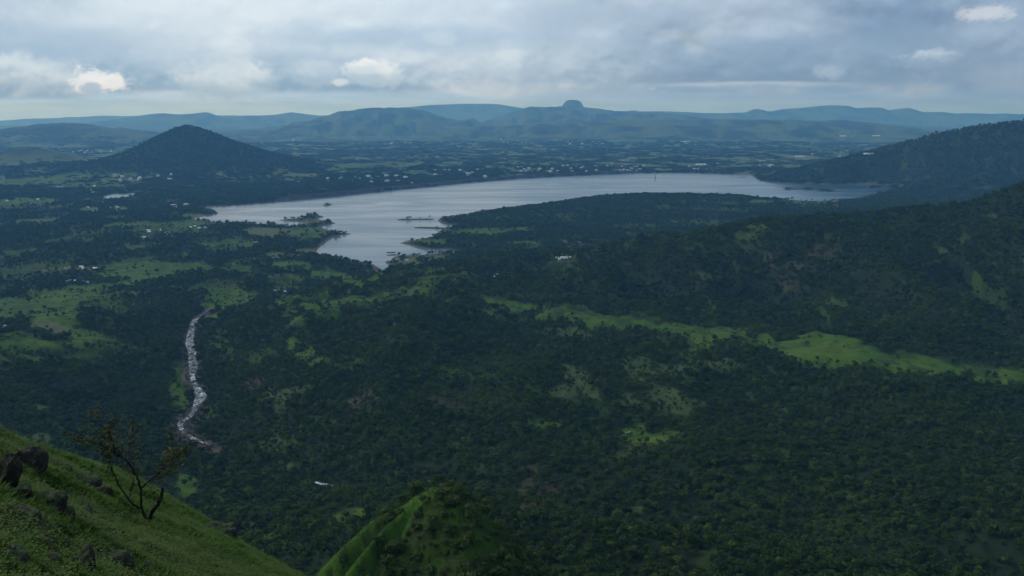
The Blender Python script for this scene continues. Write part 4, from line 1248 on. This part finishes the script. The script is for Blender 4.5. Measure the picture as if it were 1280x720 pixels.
# ------------------------------------------------------------------ the bare tree on the slope
TB, TR, TA = hit(185, 657)
def tp(px, py, dd=0.0):
    """a point of the tree: the photographed spot at the tree's own distance, plus its depth"""
    q = at_d(px, py, TB[1] + dd)
    return q - TB
tree = empty('bare_tree', TB)
tag(tree, 'thin nearly leafless tree with forked dark stems on the grassy slope', 'tree')
def limb(name, pts, r0, r1, parent=tree, seg=7):
    P = np.array([tp(*p) for p in pts]); n = len(P)
    t = np.linspace(0, n - 1, (n - 1) * 4 + 1)
    c = np.stack([np.interp(t, np.arange(n), P[:, k]) for k in range(3)], -1)
    for _ in range(2):
        c[1:-1] = (c[:-2] + 2 * c[1:-1] + c[2:]) / 4
    c[1:-1] += rng.normal(0, 0.014, (len(c) - 2, 3))
    V, T = tube(c, np.linspace(r0 * 0.8, r1 * 0.8, len(c)) * (1 + 0.12 * rng.normal(0, 1, len(c)).clip(-1, 1)), seg)
    return obj(name, mesh_np(name, V, T, M['darkbark']), parent), c
LP = []
def branchy(name, pts, r0, r1, leafy=0.4, twn=10, parent=tree):
    o, c = limb(name, pts, r0, r1, parent)
    n = len(c); parts = []; tips = []
    for k in range(twn):
        i = int(n * (leafy + (1 - leafy) * random.random())); i = min(max(i, 1), n - 1)
        d = c[i] - c[i - 1]; d = d / (np.linalg.norm(d) + 1e-9)
        v = d * 0.8 + rng.normal(0, 0.75, 3) + np.array([0, 0, 0.35]); v /= np.linalg.norm(v)
        L = random.uniform(0.25, 0.75); b = c[i] + v * L * 0.5 + rng.normal(0, 0.05, 3); e = c[i] + v * L + rng.normal(0, 0.08, 3)
        parts.append(tube([c[i], b, e], [0.012, 0.009, 0.004], 4)); tips += [b, e, (b + e) / 2]
        for _ in range(2):
            e2 = b + (v + rng.normal(0, 0.6, 3)) * L * 0.45
            parts.append(tube([b, (b + e2) / 2 + rng.normal(0, 0.02, 3), e2], [0.007, 0.006, 0.003], 3)); tips += [e2, (b + e2) / 2]
    V, T = joinVT(parts)
    obj('twigs', mesh_np('twigs', V, T, M['darkbark']), o)
    tips = np.array(tips)
    cen = np.repeat(tips, 2, axis=0) + rng.normal(0, 0.085, (len(tips) * 2, 3))
    V, T = leaf_quads(cen, rng.normal(0, 1, cen.shape), 0.085, rng, 1.5)
    lf = obj('leaves', mesh_np('leaves', V, T, M['sparse'], False), o); lf['kind'] = 'stuff'
limb('stem', [(184, 659), (182, 648), (179, 640), (177, 634), (176.5, 622), (176, 610)], 0.085, 0.055)
limb('broken_stem', [(185, 659), (187, 648), (190, 640), (196, 632), (200, 624), (203, 616), (203.5, 610)], 0.11, 0.08, seg=8)
branchy('branch', [(176, 612), (173, 600), (169, 592), (160, 577), (150, 569), (142, 565), (125, 556), (105, 549), (95, 546)], 0.065, 0.018, 0.45, 22)
branchy('branch', [(144, 566), (141, 554, -0.5), (137, 541, -0.8), (127, 532, -1.0), (110, 521, -1.2)], 0.035, 0.012, 0.2, 18)
branchy('branch', [(163, 581), (160, 566, 0.5), (163, 553, 0.9), (168, 546, 1.2)], 0.030, 0.010, 0.25, 9)
branchy('branch', [(176, 612), (182, 604), (190, 599), (205, 586), (220, 572), (232, 560), (240, 553)], 0.058, 0.016, 0.4, 18)
branchy('branch', [(203, 588), (208, 575, 0.5), (211, 564, 0.8), (216, 556, 1.0)], 0.028, 0.010, 0.3, 9)
branchy('branch', [(190, 599), (202, 597, -0.6), (216, 588, -1.0), (226, 577, -1.4)], 0.028, 0.010, 0.3, 9)
branchy('branch', [(178, 636), (170, 634), (160, 624), (147, 605), (141, 589), (136, 577), (133, 568)], 0.068, 0.016, 0.55, 10)
branchy('branch', [(160, 624), (165, 612, 0.4), (167, 600, 0.6), (169, 588, 0.8), (166, 578, 0.9)], 0.032, 0.010, 0.35, 8)
branchy('branch', [(176, 622), (186, 610, -0.4), (193, 622, -0.6)], 0.018, 0.006, 0.5, 4)

# dry branch lying on the slope and a stick among the leaves
def lying(name, pix, label, r0, r1, forks=()):
    pts = [hit(a, b)[0] + np.array([0, 0, 0.10 + c_]) for a, b, c_ in pix]
    root = empty(name, pts[0])
    tag(root, label, 'branch')
    V, T = tube([p - pts[0] for p in pts], np.linspace(r0, r1, len(pts)), 6)
    ax = obj('stem', mesh_np('stem', V, T, M['darkbark']), root)
    for i, v, L in forks:
        b = pts[i] - pts[0]; v = np.array(v, float)
        V, T = tube([b, b + v * L * 0.5 + np.array([0.03, 0, 0.04]), b + v * L], [r0 * 0.6, r0 * 0.45, r0 * 0.2], 5)
        obj('twig', mesh_np('twig', V, T, M['darkbark']), root)
lying('fallen_branch', [(392, 720, 0.05), (375, 714, 0.1), (362, 709, 0.15), (350, 703, 0.2), (338, 698, 0.15), (322, 690, 0.35)], 'dry dark branch lying on the brink of the grassy slope', 0.07, 0.025,
      [(2, (-0.5, 0.1, 0.5), 0.7), (3, (-0.3, 0.2, 0.7), 0.5), (4, (-0.2, 0, 1.0), 0.9), (5, (-0.4, 0, 0.5), 0.5), (1, (0.2, 0.2, 0.6), 0.4)])
lying('stick', [(54, 678, 0.5), (62, 692, 0.35), (72, 714, 0.2)], 'thin grey stick leaning among leaves at the bottom left', 0.035, 0.025)

# low stone walls holding the terraced fields
def terrace(pix, label):
    P = np.array([hit(a, b, 200)[0] for a, b in pix]); n = len(P)
    t = np.linspace(0, n - 1, (n - 1) * 6 + 1); c = np.stack([np.interp(t, np.arange(n), P[:, k]) for k in range(3)], -1)
    for _ in range(3):
        c[1:-1] = (c[:-2] + 2 * c[1:-1] + c[2:]) / 4
    c[:, 2] = grid_at(Z, c[:, 0], c[:, 1])
    d = np.gradient(c, axis=0); L = np.hypot(d[:, 0], d[:, 1]); nx, ny = -d[:, 1] / L, d[:, 0] / L
    hgt = 1.5 + 0.25 * rng.normal(0, 1, len(c)).clip(-1, 1)
    V = np.stack([np.stack([c[:, 0] + nx * o_, c[:, 1] + ny * o_, c[:, 2] + np.where(u_, hgt, -0.6)], -1) for o_, u_ in ((-0.9, 0), (-0.6, 1), (0.6, 1), (0.9, 0))], 1)
    m = len(c); ii = np.arange(m * 4).reshape(m, 4)
    Q = np.stack([ii[:-1, :-1], ii[1:, :-1], ii[1:, 1:], ii[:-1, 1:]], -1).reshape(-1, 4)
    tag(obj('terrace_wall', mesh_np('terrace_wall', V.reshape(-1, 3), Q, M['riverrock'], False)), label, 'wall', 'walls of the terraced clearing')
terrace([(772, 553), (782, 558), (795, 561), (808, 560), (820, 557)], 'upper dark terrace wall below the lone house')
terrace([(764, 563), (778, 568), (792, 572), (808, 572), (822, 567)], 'lower dark terrace wall in the clearing below the lone house')
terrace([(828, 560), (838, 560), (850, 563)], 'short terrace wall at the right of the terraced clearing')
terrace([(700, 497), (715, 499), (732, 498), (748, 501)], 'long terrace wall in the forest above the terraced clearing')

# ------------------------------------------------------------------ buildings
def box_vt(x0, x1, y0, y1, z0, z1):
    V = np.array([[x0, y0, z0], [x1, y0, z0], [x1, y1, z0], [x0, y1, z0], [x0, y0, z1], [x1, y0, z1], [x1, y1, z1], [x0, y1, z1]], float)
    Q = [[0, 3, 2, 1], [4, 5, 6, 7], [0, 1, 5, 4], [1, 2, 6, 5], [2, 3, 7, 6], [3, 0, 4, 7]]
    T = []
    for q in Q:
        T += [[q[0], q[1], q[2]], [q[0], q[2], q[3]]]
    return V, np.array(T)
def gable_vt(l, w, z0, h, ov):
    a, b = l / 2 + ov, w / 2 + ov
    V = np.array([[-a, -b, z0], [a, -b, z0], [a, b, z0], [-a, b, z0], [-a, 0, z0 + h], [a, 0, z0 + h]], float)
    T = np.array([[0, 1, 5], [0, 5, 4], [2, 3, 4], [2, 4, 5], [1, 2, 5], [3, 0, 4], [0, 3, 2], [0, 2, 1]])
    return V, T
BK = {}
def kind_meshes(kind, roof):
    key = (kind, roof)
    if key in BK:
        return BK[key]
    if kind == 'house':
        w_ = box_vt(-6, 6, -4, 4, -1, 3.4); r_ = gable_vt(12, 8, 3.4, 2.4, 0.7)
        wins = [box_vt(x, x + 1.3, -4.06, -3.9, 1.0, 2.3) for x in (-4.4, 2.8)]; drs = [box_vt(-0.6, 0.6, -4.06, -3.9, 0, 2.2)]
    elif kind == 'apartment_block':
        w_ = box_vt(-11, 11, -7, 7, -1, 13)
        r_ = joinVT([box_vt(-11.4, 11.4, -7.4, 7.4, 13, 13.6), box_vt(-3, 2, -2, 3, 13.6, 16)])
        wins = [box_vt(x, x + 2.2, -7.08, -6.9, z_ + 1, z_ + 2.6) for z_ in (0, 3.2, 6.4, 9.6) for x in (-9.5, -4.2, 2.0, 7.3)]; drs = []
    else:
        w_ = box_vt(-40, 40, -14, 14, -1, 7.5); r_ = gable_vt(80, 28, 7.5, 4.0, 0.8)
        wins = []; drs = [box_vt(x, x + 6, -14.08, -13.9, 0, 5) for x in (-24, 14)]
    mr = {'pale': M['roof_pale'], 'red': M['roof_red'], 'blue': M['roof_blue']}[roof]
    BK[key] = (mesh_np('wall', w_[0], w_[1], M['wall'], False), mesh_np('roof', r_[0], r_[1], mr, False), [mesh_np('window', v, t, M['window'], False) for v, t in wins], [mesh_np('door', v, t, M['window'], False) for v, t in drs])
    return BK[key]
def building(px, py, kind, roof, sc, label, group, rz, parts=False):
    p, r, a = hit(px, py, 200)
    if p[2] < 1.5:
        return
    z = float(grid_at(Z, np.array([p[0]]), np.array([p[1]]))[0])
    t = empty(kind, (p[0], p[1], z), rz)
    t.scale = (sc, sc, sc)
    tag(t, label, {'house': 'house', 'apartment_block': 'building', 'industrial_shed': 'shed'}[kind], group)
    w_, r_, wi, dr = kind_meshes(kind, roof)
    obj('wall', w_, t); obj('roof', r_, t)
    if parts:
        for m_ in wi:
            obj('window', m_, t)
        for m_ in dr:
            obj('door', m_, t)
# clusters: centre px, py, spread x, y, count, kind mix, scale range, place phrase, group
VILL = [
    (690, 212, 44, 4, 22, 'a', 0.9, 1.7, 'in the town behind the middle of the dam'), (775, 211, 34, 4, 20, 'a', 0.9, 1.7, 'in the town behind the right end of the dam'),
    (575, 217, 34, 5, 14, 'm', 0.9, 1.8, 'behind the left half of the dam'), (486, 226, 30, 5, 13, 'm', 1.0, 1.8, 'near the left part of the dam'), (430, 224, 20, 4, 7, 'm', 0.8, 1.5, 'on the plain behind the far left dam'),
    (360, 232, 40, 6, 9, 'h', 1.2, 2.0, 'scattered in trees above the lake corner'), (180, 222, 36, 6, 14, 'm', 0.9, 1.7, 'on the plain below the cone shaped hill'), (120, 236, 40, 6, 9, 'h', 1.3, 2.2, 'among fields left of the pond'),
    (125, 262, 24, 4, 9, 'h', 1.0, 1.8, 'in the hamlet below the pond'), (30, 246, 28, 6, 5, 'h', 1.2, 2.0, 'in fields at the far left'), (225, 258, 16, 3, 6, 'm', 0.9, 1.5, 'at the left corner of the lake'),
    (200, 292, 20, 6, 7, 'h', 1.0, 1.5, 'in trees below the left end of the lake'), (250, 284, 14, 2, 5, 'h', 1.0, 1.5, 'on the wooded spit by the lake corner'), (320, 301, 12, 3, 6, 'r', 0.9, 1.3, 'in the dark grove on the grassy headland'),
    (90, 337, 36, 4, 12, 'r', 0.9, 1.4, 'in the village on the left above the green meadows'), (96, 353, 16, 1.2, 7, 'h', 0.9, 1.2, 'in the row at the top of the left meadows'), (38, 359, 14, 2, 4, 'r', 0.9, 1.3, 'at the left edge above the meadows'),
    (352, 364, 8, 2, 4, 'h', 0.7, 1.0, 'among trees between gorge and lake'), (735, 309, 30, 6, 15, 'r', 1.0, 1.5, 'in the red roofed village on the peninsula'), (700, 324, 20, 3, 7, 'h', 0.8, 1.2, 'at the lower edge of the peninsula village'),
    (628, 346, 10, 2, 3, 'h', 0.8, 1.2, 'below the peninsula village at the foot of the ridge'), (1052, 255, 16, 3, 11, 'r', 1.2, 1.9, 'in the lakeside village right of the peninsula'),
    (645, 177, 20, 2.2, 7, 'a', 1.2, 1.9, 'at the foot of the mountain with the rock knob'), (735, 179, 26, 2.2, 8, 'a', 1.2, 1.9, 'on the hazy plain below the rock knob'), (860, 179, 16, 2, 6, 'a', 1.1, 1.8, 'on the hazy plain below the plateau'),
    (115, 190, 30, 1.6, 9, 'a', 1.1, 1.8, 'in the far town left of the cone shaped hill'), (372, 175, 8, 2, 5, 'a', 1.0, 1.7, 'at the foot of the broad mountain'), (505, 180, 20, 2, 5, 'a', 1.0, 1.7, 'on the hazy plain below the broad mountain'),
    (870, 211, 12, 3, 5, 'a', 0.9, 1.4, 'beyond the right end of the lake'), (955, 206, 14, 4, 4, 'a', 0.9, 1.6, 'near the headland of the lakeside hill')]
CN = {'h': ('house', 'pale'), 'r': ('house', 'red'), 'a': ('apartment_block', 'pale')}
for (cx, cy, sx_, sy_, n, kd, s0, s1, place) in [(a_[0], a_[1], a_[2], a_[3], a_[4], a_[5], a_[6], a_[7], a_[8]) for a_ in VILL]:
    for k in range(n):
        c_ = kd
        if kd == 'm':
            c_ = random.choice('aah')
        if kd == 'r':
            c_ = random.choice('rrrh')
        ky, kr = CN[c_]
        px = cx + random.uniform(-1, 1) * sx_; py = cy + random.uniform(-1, 1) * sy_
        lab = {'house': {'pale': 'small white house ', 'red': 'small red roofed house '}[kr], 'apartment_block': 'pale flat roofed building '}[ky] + place
        building(px, py, ky, kr, random.uniform(s0, s1), lab, 'buildings ' + place, random.uniform(-0.8, 0.8), False)
SHEDS = [(876, 206.5, 1.4, 0.05, 'pale', 'longest white shed beyond the right end of the lake'), (899, 204.6, 0.7, 0.05, 'pale', 'small white shed right of the longest lakeside shed'), (952, 202, 1.0, 0.0, 'pale', 'white shed left of the headland behind the lake'),
         (968, 200.5, 0.6, 0.1, 'pale', 'short white shed next to the one by the headland'), (1000, 196.4, 1.5, -0.06, 'pale', 'long pale blue grey factory shed on the hazy plain at right'), (1032, 195, 0.8, 0.0, 'pale', 'mid sized shed right of the long factory shed'),
         (1050, 196, 0.9, 0.0, 'pale', 'white shed beside the wooded lakeside hill'), (1086, 193, 1.1, 0.0, 'pale', 'shed partly behind the slope of the lakeside hill'), (992, 202.5, 0.6, 0.0, 'pale', 'low row of white sheds below the factory'),
         (555, 216.5, 0.8, 0.1, 'blue', 'bright blue roofed shed behind the dam'), (580, 215, 0.8, 0.0, 'pale', 'white roofed shed right of the blue roofed one'), (768, 213, 0.8, 0.0, 'pale', 'white shed near the right end of the dam'),
         (855, 177.5, 1.8, 0.0, 'pale', 'far white shed on the plain below the plateau'), (1055, 171, 2.4, 0.0, 'pale', 'very far white shed at the foot of the plateau'), (1095, 170.5, 2.0, 0.0, 'pale', 'very far white shed right of the other at the plateau foot'),
         (75, 234, 0.6, 0.1, 'blue', 'faded blue roofed shed among the far left fields')]
for (px, py, s_, rz, rf, lab) in SHEDS:
    building(px, py, 'industrial_shed', rf, s_, lab, None, rz, True)
building(6, 411, 'house', 'blue', 1.6, 'blue roofed house at the left edge among meadows', None, 0.1, True)
building(785.5, 542, 'house', 'pale', 0.5, 'lone small house with pale roof on the terraced clearing', None, 0.4, True)
building(1015.5, 193.5, 'apartment_block', 'pale', 1.5, 'pale tower building behind the long factory shed', None, 0.2, True)
building(342, 322.5, 'house', 'pale', 1.1, 'lone white house beside the track near the lake inlet', None, 0.3, True)
building(769, 321, 'house', 'pale', 1.0, 'lone white roofed house on the flank of the ridge', None, 0.2, True)

# water intake tower standing in the lake by the dam
tw = at_z(819, 221, 0.0)
t = empty('intake_tower', (tw[0], tw[1], 0.0))
tag(t, 'slim pale blue intake tower standing in the lake at the far shore', 'tower')
V, T = tube([(0, 0, -7), (0, 0, 26)], [6, 6], 16); obj('shaft', mesh_np('shaft', V, T, M['concrete'], True), t)
V, T = joinVT([box_vt(-10, 10, -10, 10, 26, 27.2), box_vt(-7, 7, -7, 7, 27.2, 34)]); obj('cabin', mesh_np('cabin', V, T, M['concrete'], False), t)
V, T = gable_vt(14, 14, 34, 3, 1.2); obj('roof', mesh_np('roof', V, T, M['roof_blue'], False), t)

# ------------------------------------------------------------------ haze
def haze():
    x0, x1, y0, y1, z0, z1 = -56000, 56000, -3000, 63000, -9, 900
    zmax = float(Z.max())
    z1 = max(zmax, CAMZ) + 25
    V, T = box_vt(x0, x1, y0, y1, z0, z1)
    me = mesh_np('haze', V, T, M['ground'], False)
    me.materials.clear()
    m = bpy.data.materials.new('haze'); m.use_nodes = True
    t = m.node_tree; t.nodes.clear()
    N = NT(t)
    o = N.n('ShaderNodeOutputMaterial'); v = N.n('ShaderNodeVolumePrincipled')
    v.inputs['Color'].default_value = (0.18, 0.51, 1.0, 1)
    v.inputs['Absorption Color'].default_value = (1, 1, 1, 1)
    v.inputs['Density'].default_value = 3.25e-5
    v.inputs['Anisotropy'].default_value = 0.2
    N.l(v.outputs[0], o.inputs['Volume'])
    me.materials.append(m)
    ho = obj('haze', me)
    tag(ho, 'pale blue monsoon haze filling the air over the plain', None, None, 'stuff')
haze()
